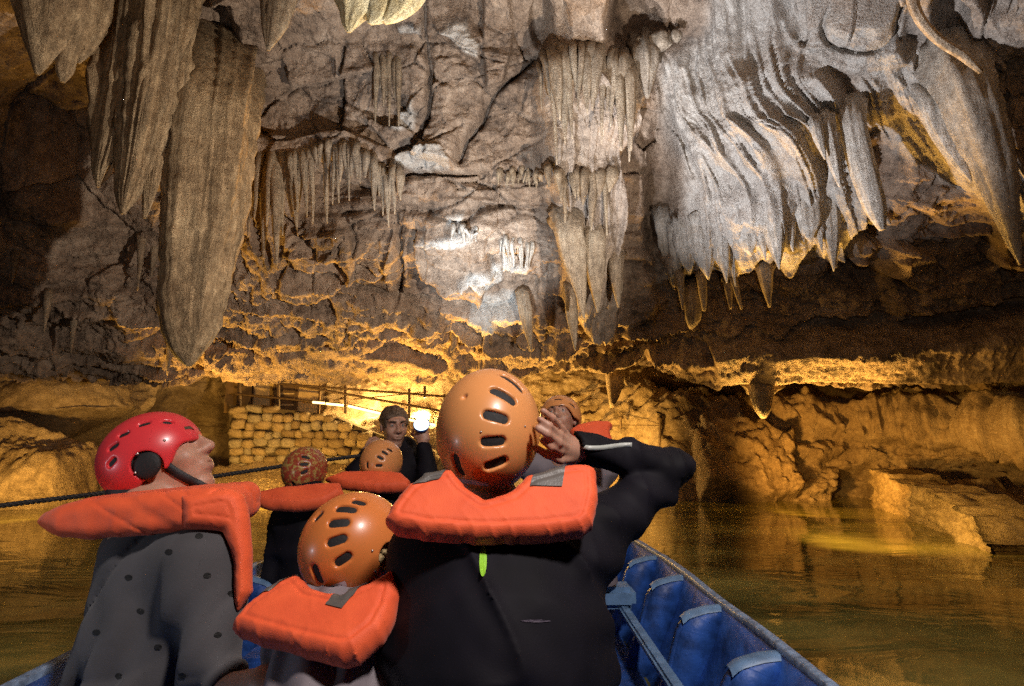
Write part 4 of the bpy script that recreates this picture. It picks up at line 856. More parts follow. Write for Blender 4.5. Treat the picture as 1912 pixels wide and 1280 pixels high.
class Pillow:
    "a padded cloth panel: outline polygon (photo pixels laid on a real tilted plane), puffed to half-thickness T with edge radius Rr"
    def __init__(s, poly, p0, nrm, T, Rr, wr=0.006, seed=0.0, wfreq=9):
        s.p0 = np.asarray(p0, float); n = np.asarray(nrm, float); s.n = n / np.linalg.norm(n)
        s.u = np.cross(s.n, (0, 0, 1)); s.u /= np.linalg.norm(s.u); s.u *= -1 if s.u[0] < 0 else 1; s.v = np.cross(s.n, s.u); s.v *= -1 if s.v[2] < 0 else 1
        s.T, s.R, s.wr, s.seed, s.wf = T, Rr, wr, seed, wfreq
        s.poly = [s.plane(*p) for p in poly]
    def plane(s, px, py):
        d = np.array(ray(px, py)); o = np.array((0, 0, EYE)); t = ((s.p0 - o) @ s.n) / (d @ s.n); q = o + d * t - s.p0; return (q @ s.u, q @ s.v)
    def wrinkle(s, a, b, d):
        wa = a + 0.03 * noise(a * 9, b * 9, s.seed); wb = b + 0.03 * noise(a * 9 + 5, b * 9, s.seed)
        n1 = noise(wa * s.wf + s.seed, wb * s.wf * 0.8, 1.3 + s.seed); n2 = noise((wa + wb) * s.wf * 2.6, (wb - wa) * s.wf * 1.1, 4.3 + s.seed); n3 = noise(wa * s.wf * 3.5, wb * s.wf * 1.6, 7.7 + s.seed)
        edge = np.exp(-np.maximum(-d, 0) / (s.R * 0.8))
        return s.wr * (0.45 * (n1 - 0.5) - 0.30 * (1 - np.abs(2 * n2 - 1)) ** 8 * (0.25 + edge) + 0.45 * (np.abs(2 * n3 - 1) - 0.3) * edge) + 0.0022 * np.exp(-((d + s.R * 1.05) / 0.0035) ** 2)
    def fn(s, p):
        q = p - s.p0.astype(np.float32); a, b, w_ = q @ s.u.astype(np.float32), q @ s.v.astype(np.float32), q @ s.n.astype(np.float32)
        d = polydist(a, b, s.poly); f = np.hypot(np.maximum(d + s.R, 0), np.abs(w_) * s.R / s.T) - s.R
        return f * min(1.0, s.T / s.R) + s.wrinkle(a, b, d)
    def mesh(s, name, h, mat, parent):
        P_ = np.array([s.p0 + a * s.u + b * s.v for a, b in s.poly]); lo, hi = bbox(np.concatenate((P_ + s.n * s.T, P_ - s.n * s.T)), 0.03)
        return sdf_mesh(name, s.fn, lo, hi, h, mat, parent, slack=2.2)
    def patch(s, name, quad, mat, parent, n=14, lift=0.0025):
        c = [np.array(s.plane(*p)) for p in quad]; V = []
        for i in range(n):
            for j in range(n):
                a_, b_ = i / (n - 1), j / (n - 1); q = (c[0] * (1 - a_) + c[1] * a_) * (1 - b_) + (c[3] * (1 - a_) + c[2] * a_) * b_
                d = float(polydist(np.array([q[0]], np.float32), np.array([q[1]], np.float32), s.poly)[0]); wkl = float(np.asarray(s.wrinkle(np.array([q[0]], np.float32), np.array([q[1]], np.float32), np.array([d], np.float32)))[0])
                e_ = max(d + s.R, 0); g = s.T / s.R * math.sqrt(max(0, (s.R - wkl / min(1, s.T / s.R)) ** 2 - e_ ** 2))
                V.append(s.p0 + q[0] * s.u + q[1] * s.v + s.n * (g + lift))
        return pydata(name, V, gridfaces(n, n), mat, parent)
# ================================================================== people
def skin_mat(name, col):
    m, nt, N, L, bs = nodes_of(name)
    tc = N.new('ShaderNodeTexCoord'); n = N.new('ShaderNodeTexNoise'); n.inputs['Scale'].default_value = 30; n.inputs['Detail'].default_value = 3; L.new(tc.outputs['Object'], n.inputs['Vector'])
    cr = N.new('ShaderNodeValToRGB'); e = cr.color_ramp.elements; e[0].position = 0.3; e[1].position = 0.7; e[0].color = (col[0] * 0.82, col[1] * 0.70, col[2] * 0.66, 1); e[1].color = (*col, 1)
    L.new(n.outputs['Fac'], cr.inputs['Fac']); L.new(cr.outputs['Color'], bs.inputs['Base Color']); bs.inputs['Roughness'].default_value = 0.5
    bs.inputs['Subsurface Weight'].default_value = 0.12; bs.inputs['Subsurface Radius'].default_value = (0.02, 0.008, 0.004); bs.inputs['Subsurface Scale'].default_value = 0.3
    return m
M_SKIN = skin_mat('skin', (0.52, 0.30, 0.21))
M_HAIR_B = plain_mat('blond_hair', (0.42, 0.30, 0.15), 0.5, 0.35, 90, 0.6, 220)
M_HAIR_D = plain_mat('brown_hair', (0.10, 0.06, 0.035), 0.55, 0.4, 90, 0.7, 160, bdist=0.01)
def shell_mat(name, col, scuff, k=0.62):
    m = plain_mat(name, col, 0.34, 0.08, 5, 0.03, 260, spec=0.5, bdist=0.0006); nt = m.node_tree; N, L = nt.nodes, nt.links; bs = N['Principled BSDF']
    src = bs.inputs['Base Color'].links[0].from_socket; tc = N.new('ShaderNodeTexCoord')
    n = N.new('ShaderNodeTexNoise'); n.inputs['Scale'].default_value = 55; n.inputs['Detail'].default_value = 8; n.inputs['Roughness'].default_value = 0.75; L.new(tc.outputs['Object'], n.inputs['Vector'])
    r_ = N.new('ShaderNodeMapRange'); r_.inputs['From Min'].default_value = k; r_.inputs['From Max'].default_value = k + 0.06; L.new(n.outputs['Fac'], r_.inputs['Value'])
    mx = N.new('ShaderNodeMix'); mx.data_type = 'RGBA'; mx.inputs['B'].default_value = (*scuff, 1); L.new(r_.outputs[0], mx.inputs['Factor']); L.new(src, mx.inputs['A']); L.new(mx.outputs['Result'], bs.inputs['Base Color'])
    bs.inputs['Coat Weight'].default_value = 0.15; bs.inputs['Coat Roughness'].default_value = 0.15
    return m
M_HORANGE = shell_mat('orange_shell', (0.74, 0.31, 0.105), (0.62, 0.25, 0.085), 0.66)
M_HORANGE2 = shell_mat('orange_shell_deep', (0.66, 0.20, 0.05), (0.54, 0.15, 0.04), 0.66)
M_HRED = shell_mat('red_shell', (0.72, 0.045, 0.055), (0.60, 0.04, 0.05), 0.66)
M_HWORN = shell_mat('worn_red_shell', (0.35, 0.06, 0.03), (0.48, 0.36, 0.10), 0.50)
M_VEST = plain_mat('vest_orange_cloth', (0.98, 0.125, 0.036), 0.65, 0.16, 16, 0.6, 520, bdist=0.0014, sheen=0.1)
M_GREY = plain_mat('grey_reflective_tape', (0.13, 0.115, 0.105), 0.45, 0.15, 60, 0.2, 300)
M_JBLACK = plain_mat('black_jacket', (0.0055, 0.0045, 0.0085), 0.75, 0.4, 9, 0.4, 420, bdist=0.001, spec=0.22)
M_JGREY = plain_mat('grey_jacket', (0.20, 0.17, 0.19), 0.7, 0.2, 8, 0.3, 300, bdist=0.002)
M_TEE = plain_mat('grey_tee', (0.072, 0.069, 0.075), 0.9, 0.2, 9, 0.4, 420, bdist=0.0015, sheen=0.1)
M_DOT = plain_mat('dark_print', (0.008, 0.008, 0.008), 0.8, 0.1)
M_SILVER = plain_mat('silver_strip', (0.45, 0.47, 0.44), 0.35, 0.1, 60, 0.05, 200)
M_LIME = plain_mat('lime_tag', (0.30, 0.62, 0.04), 0.5, 0.1)
M_REDF = plain_mat('red_fabric', (0.65, 0.02, 0.03), 0.6, 0.1)
M_MARK = plain_mat('violet_mark', (0.06, 0.045, 0.07), 0.7, 0.1)
M_SCLERA = plain_mat('eye_white', (0.42, 0.37, 0.34), 0.2, 0.1)
M_EYE = plain_mat('eye', (0.10, 0.08, 0.07), 0.15, 0.2)

def cloth(p, f=11.0, amp=0.007, seed=0.0, stretch=(1, 1, 1)):
    n = noise(p[..., 0] * f * stretch[0] + seed, p[..., 1] * f * stretch[1], p[..., 2] * f * stretch[2]); n2 = noise(p[..., 0] * f * 2.4 * stretch[0] + seed + 4, p[..., 1] * f * 2.4 * stretch[1], p[..., 2] * f * 2.2 * stretch[2])
    return amp * (np.abs(2 * n - 1) - 0.4) + amp * 0.5 * (n2 - 0.5)
def union(p, prims, k):
    d = None
    for pr in prims:
        q = pr[0](p, *pr[1:]); d = q if d is None else smin(d, q, k)
    return d
def face_prims(c, R, s=1.0):
    W = lambda x, y, z: np.asarray(c) + R @ (np.array((x, y, z)) * s)
    E = lambda x, y, z, a, b, d: (ell, W(x, y, z), (a * s, b * s, d * s), R)
    return [E(0, -0.008, 0.022, 0.073, 0.092, 0.088), E(0, 0.022, -0.035, 0.058, 0.066, 0.075), E(0, 0.058, -0.092, 0.028, 0.026, 0.022), E(0.032, 0.058, -0.022, 0.026, 0.026, 0.026), E(-0.032, 0.058, -0.022, 0.026, 0.026, 0.026),
            E(0, 0.070, 0.040, 0.052, 0.022, 0.016), (cone, W(0, 0.088, 0.022), W(0, 0.108, -0.016), 0.0075 * s, 0.012 * s), E(0.011, 0.093, -0.020, 0.009, 0.010, 0.008), E(-0.011, 0.093, -0.020, 0.009, 0.010, 0.008),
            E(0, 0.084, -0.048, 0.024, 0.012, 0.007), E(0, 0.082, -0.060, 0.021, 0.012, 0.0075)], W
def face_fn(c, R, s=1.0, extra=None, k=0.016):
    pr, W = face_prims(c, R, s)
    def fn(p):
        d = union(p, pr, k * s)
        for sx in (-1, 1):
            d = smax(d, -(np.linalg.norm(p - W(sx * 0.030, 0.097, 0.016).astype(np.float32), axis=-1) - 0.017 * s), 0.010 * s)
            d = smin(d, np.linalg.norm(p - W(sx * 0.030, 0.070, 0.015).astype(np.float32), axis=-1) - 0.0125 * s, 0.004 * s)
            d = smin(d, ell(p, W(sx * 0.074, -0.012, 0.0), (0.008 * s, 0.018 * s, 0.030 * s), R), 0.006 * s)
        d = smax(d, -ell(p, W(0, 0.096, -0.054), (0.022 * s, 0.008 * s, 0.0018 * s), R), 0.003 * s)
        if extra is not None: d = smin(d, union(p, extra, 0.02), 0.02)
        return d
    return fn, W
def eyes(W, s, parent, body):
    for sx in (-1, 1):
        for nm, r_, pos, mt_ in (('eye', 0.0105, (sx * 0.030, 0.0735, 0.015), M_SCLERA), ('iris', 0.0058, (sx * 0.030, 0.0800, 0.016), M_EYE)):
            bm = bmesh.new(); bmesh.ops.create_icosphere(bm, subdivisions=2, radius=r_ * s, matrix=Matrix.Translation(Vector(W(*pos)))); me = bpy.data.meshes.new(nm); bm.to_mesh(me); bm.free(); link(nm, me, mt_, body)
        pts = [W(sx * x, y, z) for x, y, z in ((0.012, 0.0935, 0.034), (0.022, 0.0935, 0.0385), (0.034, 0.088, 0.040), (0.046, 0.076, 0.036))]
        ribbon('eyebrow', pts, 0.008 * s, W(0, 1, 0.2) - W(0, 0, 0), M_HAIR_D, body, 0.003 * s)
def ribbon(name, pts, w, nrm, mat, parent, th=0.002):
    "a strap: pts world points, width w, lying across nrm"
    pts = np.asarray(pts, float); T = np.gradient(pts, axis=0); T /= np.linalg.norm(T, axis=1, keepdims=True)
    S = np.cross(T, nrm); S /= np.linalg.norm(S, axis=1, keepdims=True); Nn_ = np.cross(S, T)
    V = np.stack((pts - S * w / 2, pts + S * w / 2, pts + S * w / 2 + Nn_ * th, pts - S * w / 2 + Nn_ * th), 1).reshape(-1, 3); n = len(pts); F = []
    for k in range(n - 1):
        for q in range(4): F.append((4 * k + q, 4 * k + (q + 1) % 4, 4 * k + 4 + (q + 1) % 4, 4 * k + 4 + q))
    F += [(3, 2, 1, 0), tuple(range(4 * n - 4, 4 * n))]
    return pydata(name, V, F, mat, parent)
def onto(fn, px, py, Y0, Y1, lift=0.002):
    "first point of a solid met by the sight line of a pixel between two distances"
    Ys = np.linspace(Y0, Y1, 400); P_ = np.array([at(px, py, y) for y in Ys], np.float32); d = fn(P_); k = np.argmax(d < 0)
    return P_[k].astype(float) - np.array(ray(px, py)) * lift if d.min() < 0 else None
def decal(name, fn, cx, cy, rx, ry, Y0, Y1, mat, parent, n=14, ang=0.0):
    "a printed or sewn spot following the cloth"
    V = []; c, s = math.cos(ang), math.sin(ang); p0 = onto(fn, cx, cy, Y0, Y1)
    if p0 is None: return None
    V.append(p0); F = []
    for k in range(n):
        a = 2 * math.pi * k / n; ex, ey = rx * math.cos(a), ry * math.sin(a); q = onto(fn, cx + ex * c - ey * s, cy + ex * s + ey * c, Y0, Y1); V.append(q if q is not None else p0)
    F = [(0, 1 + (k + 1) % n, 1 + k) for k in range(n)]
    return pydata(name, V, F, mat, parent, smooth=False)

# ------------------------------------------------------------------ boy in the middle, head thrown back, right hand at his helmet
e = empty('person', at(930, 1390, 1.22), 'person in a black jacket and large tan-orange helmet seen from behind, hand raised to it', 'person')
HC = at(912, 801, 1.30); HR = frame((0.06, 0.84, 0.50), (0.04, -0.5, 0.86)); hr = (0.117, 0.150, 0.134)
wr_ = at(1068, 838, 1.30); el_ = at(1250, 870, 1.40); sh_ = at(1068, 1035, 1.27); shl = at(800, 1035, 1.24); nk = at(915, 950, 1.34); hip = at(932, 1330, 1.16)
fing = []
for pts, r in (([(1062, 818, 1.285), (1048, 800, 1.245), (1031, 780, 1.205), (1014, 767, 1.195)], 0.0088), ([(1060, 826, 1.275), (1043, 812, 1.225), (1025, 795, 1.188), (1008, 783, 1.185)], 0.0092),
               ([(1060, 836, 1.270), (1042, 826, 1.220), (1022, 810, 1.185), (1004, 799, 1.182)], 0.0090), ([(1062, 846, 1.280), (1046, 842, 1.240), (1028, 834, 1.205), (1012, 822, 1.195)], 0.0080),
               ([(1064, 856, 1.285), (1046, 858, 1.255), (1022, 848, 1.230), (1000, 836, 1.220)], 0.0098)):
    q = [at(*p) for p in pts]
    for i in range(3): fing.append((cone, q[i], q[i + 1], r * (1.08 - 0.1 * i), r * (1.0 - 0.1 * i)))
palm = [(cone, at(1062, 828, 1.29), at(1066, 852, 1.30), 0.017, 0.019), (cone, at(1056, 838, 1.278), wr_, 0.019, 0.022)]
def boy_body(p):
    d = union(p, [(cone, HC, HC + HR @ np.array((0, 0.03, -0.05)), 0.085, 0.075), (cone, HC + HR @ np.array((0, 0.0, -0.05)), nk, 0.05, 0.05), (cone, nk, hip, 0.07, 0.13), (cone, shl, sh_, 0.06, 0.06), (cone, sh_, el_, 0.04, 0.028), (cone, el_, wr_, 0.028, 0.024)], 0.03)
    hnd = palm[0][0](p, *palm[0][1:]); hnd = smin(hnd, palm[1][0](p, *palm[1][1:]), 0.015)
    for f in fing: hnd = smin(hnd, f[0](p, *f[1:]), 0.006)
    return smin(d, hnd, 0.012)
lo, hi = bbox([HC - 0.1, HC + 0.1, wr_, el_, sh_, shl, hip, at(1000, 760, 1.2)], 0.07)
lo[2] = max(lo[2], 0.42)
b = sdf_mesh('body', boy_body, lo, hi, 0.0042, M_SKIN, e)
cuff = at(1078, 838, 1.305)
def boy_jacket(p):
    tor = smin(smin(cone(p, at(935, 1075, 1.29), at(932, 1210, 1.19), 0.125, 0.19), ell(p, at(932, 1230, 1.19), (0.198, 0.15, 0.26)), 0.08), cone(p, shl, sh_, 0.085, 0.09), 0.08)
    tor = smin(tor, cone(p, shl, at(785, 1230, 1.16), 0.062, 0.045), 0.04)
    arm = smin(cone(p, sh_, el_, 0.076, 0.044), cone(p, el_ + np.array((0.004, 0, -0.002)), cuff, 0.045, 0.037), 0.008)
    te = np.linalg.norm(p - el_.astype(np.float32), axis=-1); ua = ((p - el_.astype(np.float32)) @ ((sh_ - el_) / np.linalg.norm(sh_ - el_)).astype(np.float32)); fa = ((p - el_.astype(np.float32)) @ ((cuff - el_) / np.linalg.norm(cuff - el_)).astype(np.float32))
    wv = 2.5 * noise(p[..., 0] * 14, p[..., 1] * 14, p[..., 2] * 14)
    arm = arm + 0.0022 * np.sin(np.where(fa > ua, fa, ua) * 170 + 2 * wv) * np.exp(-te / 0.10) - 0.007 * (1 - np.abs(2 * noise(ua * 14 + p[..., 2] * 9, p[..., 1] * 6, p[..., 0] * 6) - 1)) ** 6
    d = smin(tor, arm, 0.05)
    d = smax(d, -cone(p, wr_, at(1030, 825, 1.26), 0.036, 0.06), 0.004)
    fold = 0.016 * np.sin((p[..., 0] * 0.9 + p[..., 2] * 1.4) * 42 + 6 * noise(p[..., 0] * 6, p[..., 1] * 6, p[..., 2] * 4)) * np.clip(noise(p[..., 0] * 5 + 3, p[..., 1] * 5, p[..., 2] * 5) - 0.35, 0, 1)
    return d + cloth(p, 9, 0.007, 2.0) + fold * 0.7 - 0.016 * (1 - np.abs(2 * noise(p[..., 0] * 7 + p[..., 2] * 5, p[..., 1] * 3, p[..., 2] * 2.5 + 6) - 1)) ** 5 * sstep(0.95, 0.80, p[..., 2])
lo, hi = bbox([at(740, 1000, 1.25), at(740, 1000, 0.98), at(1290, 870, 1.52), at(1000, 800, 1.2)], 0.05); lo[2] = 0.40
lo[1] = 0.95; hi[1] = 1.55
jk = sdf_mesh('jacket', boy_jacket, lo, hi, 0.0065, M_JBLACK, e)
for cx, cy, rx, ry, mt_, nm, an in ((1000, 1159, 28, 2.6, M_MARK, 'chest_mark', 0), (902, 1046, 7, 30, M_LIME, 'zip_tag', 0.02)):
    decal(nm, boy_jacket, cx, cy, rx, ry, 0.9, 1.5, mt_, jk, 20, an)
pts = [onto(boy_jacket, x, y, 1.15, 1.5, 0.001) for x, y in zip(np.linspace(1079, 1180, 16), 833 + 3 * np.sin(np.linspace(0, 5, 16)))]
ribbon('sleeve_strip', pts, 0.010, (0, -1, 0.1), M_SILVER, jk)
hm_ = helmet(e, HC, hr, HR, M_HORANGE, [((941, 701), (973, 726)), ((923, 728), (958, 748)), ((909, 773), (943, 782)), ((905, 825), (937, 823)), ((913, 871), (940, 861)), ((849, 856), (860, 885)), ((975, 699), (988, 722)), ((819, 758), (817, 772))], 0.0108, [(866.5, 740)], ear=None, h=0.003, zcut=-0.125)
V = [hit_ell(x, y, HC, np.array(hr) + 0.001, HR) for x, y in ((850, 884), (868, 889), (890, 896), (914, 899), (920, 890), (905, 890), (885, 887), (862, 878))]
rivet(hm_, HC, hr, HR, [(980, 796), (898, 806)], 0.0025)
# small maker's sticker at the back rim
S_ = [[hit_ell(x, 893 + 8 * j + 0.12 * (x - 856), HC, np.array(hr) + 0.0012, HR) for x in np.linspace(856, 912, 12)] for j in np.linspace(0, 1, 4)]
pydata('sticker', np.array(S_).reshape(-1, 3), gridfaces(4, 12), M_STICK, hm_)
pw = Pillow([(722, 978), (735, 950), (762, 915), (800, 892), (845, 884), (868, 915), (905, 940), (950, 928), (985, 897), (1050, 878), (1094, 873), (1112, 885), (1115, 935), (1104, 985), (1085, 1000), (1000, 1010), (900, 1012), (800, 1006), (738, 994)], at(915, 950, 1.12), (0.02, -0.80, 0.60), 0.032, 0.022, 0.006, 1.0, 12)
vt = pw.mesh('life_vest', 0.0034, M_VEST, e)
pw.patch('reflective_patch', [(772, 921), (797, 896), (838, 889), (822, 912)], M_GREY, vt); pw.patch('reflective_patch', [(988, 924), (997, 893), (1054, 880), (1047, 926)], M_GREY, vt)

# ------------------------------------------------------------------ small child in front, low, helmet tipped back
e = empty('person', at(620, 1400, 1.2), 'small person low in the boat with orange helmet and grey jacket, seen from behind', 'person')
HC2 = at(660, 1018, 1.34); HR2 = frame((0.62, 0.66, 0.45), (-0.15, -0.40, 0.9)); hr2 = (0.112, 0.121, 0.116); ear2 = HR2.T @ (hit_ell(727, 1037, HC2, np.array(hr2), HR2) - HC2)
nk2 = at(640, 1130, 1.38); hp2 = at(625, 1420, 1.15)
def c_body(p): return union(p, [(cone, HC2, HC2 + HR2 @ np.array((0, 0.03, -0.05)), 0.078, 0.07), (cone, HC2 + HR2 @ np.array((0, 0.0, -0.05)), nk2, 0.045, 0.045), (cone, nk2, hp2, 0.07, 0.10), (cone, at(540, 1190, 1.26), at(735, 1190, 1.3), 0.045, 0.045)], 0.03)
lo, hi = bbox([HC2 - 0.1, HC2 + 0.1, nk2, at(520, 1190, 1.26), at(760, 1190, 1.3)], 0.08); lo[2] = 0.34
sdf_mesh('body', c_body, lo, hi, 0.007, M_SKIN, e)
def c_jacket(p):
    d = smin(cone(p, at(635, 1190, 1.27), at(630, 1400, 1.16), 0.12, 0.15), cone(p, at(545, 1200, 1.27), at(725, 1200, 1.29), 0.062, 0.062), 0.05)
    fold = 0.010 * np.sin(p[..., 0] * 95 + 5 * noise(p[..., 0] * 7, p[..., 1] * 7, p[..., 2] * 5)); return d + cloth(p, 9, 0.014, 5, (1.3, 1, 0.6)) + fold * 0.7
lo, hi = bbox([at(500, 1150, 1.3), at(770, 1150, 1.3), at(620, 1280, 1.0)], 0.06); lo[2] = 0.32
sdf_mesh('jacket', c_jacket, lo, hi, 0.007, M_JGREY, e)
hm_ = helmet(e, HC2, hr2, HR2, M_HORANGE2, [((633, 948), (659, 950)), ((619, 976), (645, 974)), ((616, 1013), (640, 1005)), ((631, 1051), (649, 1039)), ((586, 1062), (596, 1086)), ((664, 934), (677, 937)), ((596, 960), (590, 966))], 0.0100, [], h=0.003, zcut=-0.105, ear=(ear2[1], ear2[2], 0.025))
rivet(hm_, HC2, hr2, HR2, [(695, 1028), (700, 1066)], 0.003)
S_ = [[hit_ell(600 + 44 * u_ + 4 * j, 1099 - 15 * u_ + 9 * j, HC2, np.array(hr2) + 0.0015, HR2) for u_ in np.linspace(0, 1, 10)] for j in np.linspace(0, 1, 4)]
pydata('sticker', np.array(S_).reshape(-1, 3), gridfaces(4, 10), M_STICK, hm_)
def c_hair(p): return ell(p, HC2 + HR2 @ np.array((0, 0.0, -0.012)), (0.098, 0.100, 0.098), HR2) + 0.004 * np.sin(p[..., 2] * 260 + p[..., 0] * 340 + 5 * noise(p[..., 0] * 20, p[..., 1] * 20, p[..., 2] * 20))
sdf_mesh('hair', c_hair, HC2 - 0.14, HC2 + 0.12, 0.005, M_HAIR_B, e)
pw = Pillow([(432, 1180), (468, 1138), (515, 1104), (562, 1080), (592, 1112), (645, 1122), (695, 1100), (738, 1074), (748, 1105), (738, 1150), (716, 1192), (668, 1232), (640, 1240), (560, 1220), (480, 1198)], at(600, 1160, 1.13), (-0.12, -0.62, 0.78), 0.034, 0.022, 0.006, 7.0, 12)
vt = pw.mesh('life_vest', 0.0034, M_VEST, e)
pw.patch('reflective_patch', [(487, 1128), (540, 1093), (566, 1082), (512, 1124)], M_GREY, vt); pw.patch('reflective_patch', [(617, 1150), (652, 1100), (699, 1093), (648, 1159)], M_GREY, vt)

# ------------------------------------------------------------------ person on the left, red helmet, face lifted in profile
e = empty('person', at(290, 1420, 1.45), 'person in a red helmet and dotted grey tee, looking up to the right', 'person')
HC3 = at(283, 852, 1.55); HR3 = frame((0.86, 0.10, 0.50), (-0.50, 0.0, 0.86)); hr3 = (0.110, 0.130, 0.116)
FC3 = HC3 + HR3 @ np.array((0, 0.020, -0.030)); nk3 = at(285, 960, 1.52)
sh3r = at(385, 1050, 1.40); sh3l = at(240, 1030, 1.62)
fn3, W3 = face_fn(FC3, HR3, 1.12, [(cone, FC3 + HR3 @ np.array((0, -0.02, -0.06)), nk3, 0.055, 0.058), (cone, nk3, at(290, 1340, 1.46), 0.09, 0.14), (cone, sh3l, sh3r, 0.06, 0.06), (cone, sh3r, at(395, 1300, 1.32), 0.045, 0.040), (cone, at(395, 1300, 1.32), at(498, 1282, 1.20), 0.040, 0.036), (cone, at(498, 1282, 1.20), at(560, 1330, 1.12), 0.036, 0.03)])
lo, hi = bbox([FC3 - 0.14, FC3 + 0.14, at(130, 1200, 1.5), at(540, 1280, 1.15)], 0.03); lo[2] = 0.36
b = sdf_mesh('body', fn3, lo, hi, 0.0045, M_SKIN, e); eyes(W3, 1.12, e, b)
def tee(p):
    d = smin(cone(p, at(305, 1060, 1.50), at(285, 1300, 1.44), 0.135, 0.155), cone(p, sh3l, sh3r, 0.076, 0.076), 0.07)
    d = smin(d, cone(p, sh3r, at(395, 1240, 1.32), 0.080, 0.068), 0.10)
    d = smin(d, cone(p, at(225, 1200, 1.5), at(180, 1290, 1.48), 0.06, 0.065), 0.08)
    d = smax(d, -(np.linalg.norm(p - nk3.astype(np.float32) - np.array((0, 0, 0.06), np.float32), axis=-1) - 0.075), 0.01)
    fold = 0.012 * np.sin(p[..., 0] * 55 - p[..., 2] * 22 + 7 * noise(p[..., 0] * 5, p[..., 1] * 5, p[..., 2] * 4)) * np.clip(0.75 - p[..., 2], 0, 0.3) / 0.3
    return d + cloth(p, 7, 0.016, 9, (1.2, 1, 0.6)) + fold * 1.2 + 0.010 * ((1 - np.abs(2 * noise(p[..., 0] * 9 - p[..., 2] * 6, p[..., 1] * 4, p[..., 2] * 3 + 2) - 1)) ** 5)
lo, hi = bbox([at(120, 1000, 1.7), at(450, 1000, 1.7), at(130, 1280, 1.3), at(450, 1280, 1.15)], 0.05); lo[2] = 0.34; hi[2] = 0.95
tt_ = sdf_mesh('tee_shirt', tee, lo, hi, 0.007, M_TEE, e)
for x, y in ((315, 1030), (387, 1074), (240, 1078), (262, 1141), (295, 1208), (407, 1185), (432, 1108), (222, 1262), (340, 1262), (372, 1000), (180, 1180)):
    decal('printed_dot', tee, x, y, 7.5, 5.5, 1.0, 1.8, M_DOT, tt_, 12, random.uniform(-.4, .4))
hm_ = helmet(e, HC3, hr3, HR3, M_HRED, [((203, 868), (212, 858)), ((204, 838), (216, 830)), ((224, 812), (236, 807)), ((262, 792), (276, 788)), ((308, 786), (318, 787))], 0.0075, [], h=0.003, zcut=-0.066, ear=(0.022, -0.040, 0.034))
rivet(hm_, HC3, hr3, HR3, [(307, 822), (257, 847), (253, 882)], 0.0035)
def ft(p): return fn3(p)
pts = [p for p in [onto(ft, x, y, 1.3, 1.75, 0.004) for x, y in zip(np.linspace(312, 384, 16), 868 + 42 * np.linspace(0, 1, 16) ** 0.8)] if p is not None]
if len(pts) > 3: ribbon('chin_strap', pts, 0.022, (0, -1, 0), M_STRAP, hm_, 0.003)
def liner3(p): return np.maximum(ell(p, HC3 + HR3 @ np.array((0, 0.022, -0.040)), (0.103, 0.040, 0.038), HR3), 0.0)
sdf_mesh('ear_pad', lambda p: ell(p, HC3 + HR3 @ np.array((0.092, 0.022, -0.038)), (0.012, 0.034, 0.036), HR3), HC3 - 0.16, HC3 + 0.16, 0.004, M_BLACK, hm_)
sdf_mesh('neck_cloth', lambda p: cone(p, HC3 + HR3 @ np.array((0, -0.05, -0.055)), nk3, 0.078, 0.062) + cloth(p, 14, 0.006, 3), HC3 - 0.22, HC3 + 0.18, 0.006, M_STRAP, e)
# vest: horn behind the neck and flap over the shoulder
def v3(p):
    q = p - at(276, 953, 1.45).astype(np.float32); a = q[..., 0] * 0.996 + q[..., 2] * 0.08; c_ = q[..., 2] * 0.996 - q[..., 0] * 0.08; b_ = q[..., 1]
    taper = 0.048 * (0.30 + 0.70 * sstep(-0.26, -0.05, a)); ww = 0.13 * (0.45 + 0.55 * sstep(-0.27, -0.12, a))
    qx = np.maximum(np.abs(a) - 0.20, 0); d = np.sqrt((qx) ** 2 * 1.0 + (np.maximum(np.abs(b_) - ww + 0.04, 0)) ** 2 + (np.maximum(np.abs(c_) - taper + 0.035, 0)) ** 2) - 0.035
    return d + cloth(p, 20, 0.003, 4, (1.2, 1, 0.8)) + 0.004 * (1 - np.abs(2 * noise(p[..., 0] * 16 + p[..., 2] * 30, p[..., 1] * 9, 3.0) - 1)) ** 6
lo, hi = bbox([at(70, 950, 1.45), at(470, 950, 1.45)], 0.02); lo[1] -= 0.2; hi[1] += 0.2; lo[2] -= 0.09; hi[2] += 0.09
sdf_mesh('life_vest_collar', v3, lo, hi, 0.0045, M_VEST, e)
pw = Pillow([(340, 925), (430, 910), (455, 922), (466, 960), (473, 1040), (471, 1105), (445, 1145), (438, 1125), (436, 1040), (418, 992), (345, 985)], at(430, 1000, 1.36), (0.25, -0.95, 0.15), 0.040, 0.030, 0.006, 3.0)
pw.mesh('life_vest_front', 0.0045, M_VEST, e)

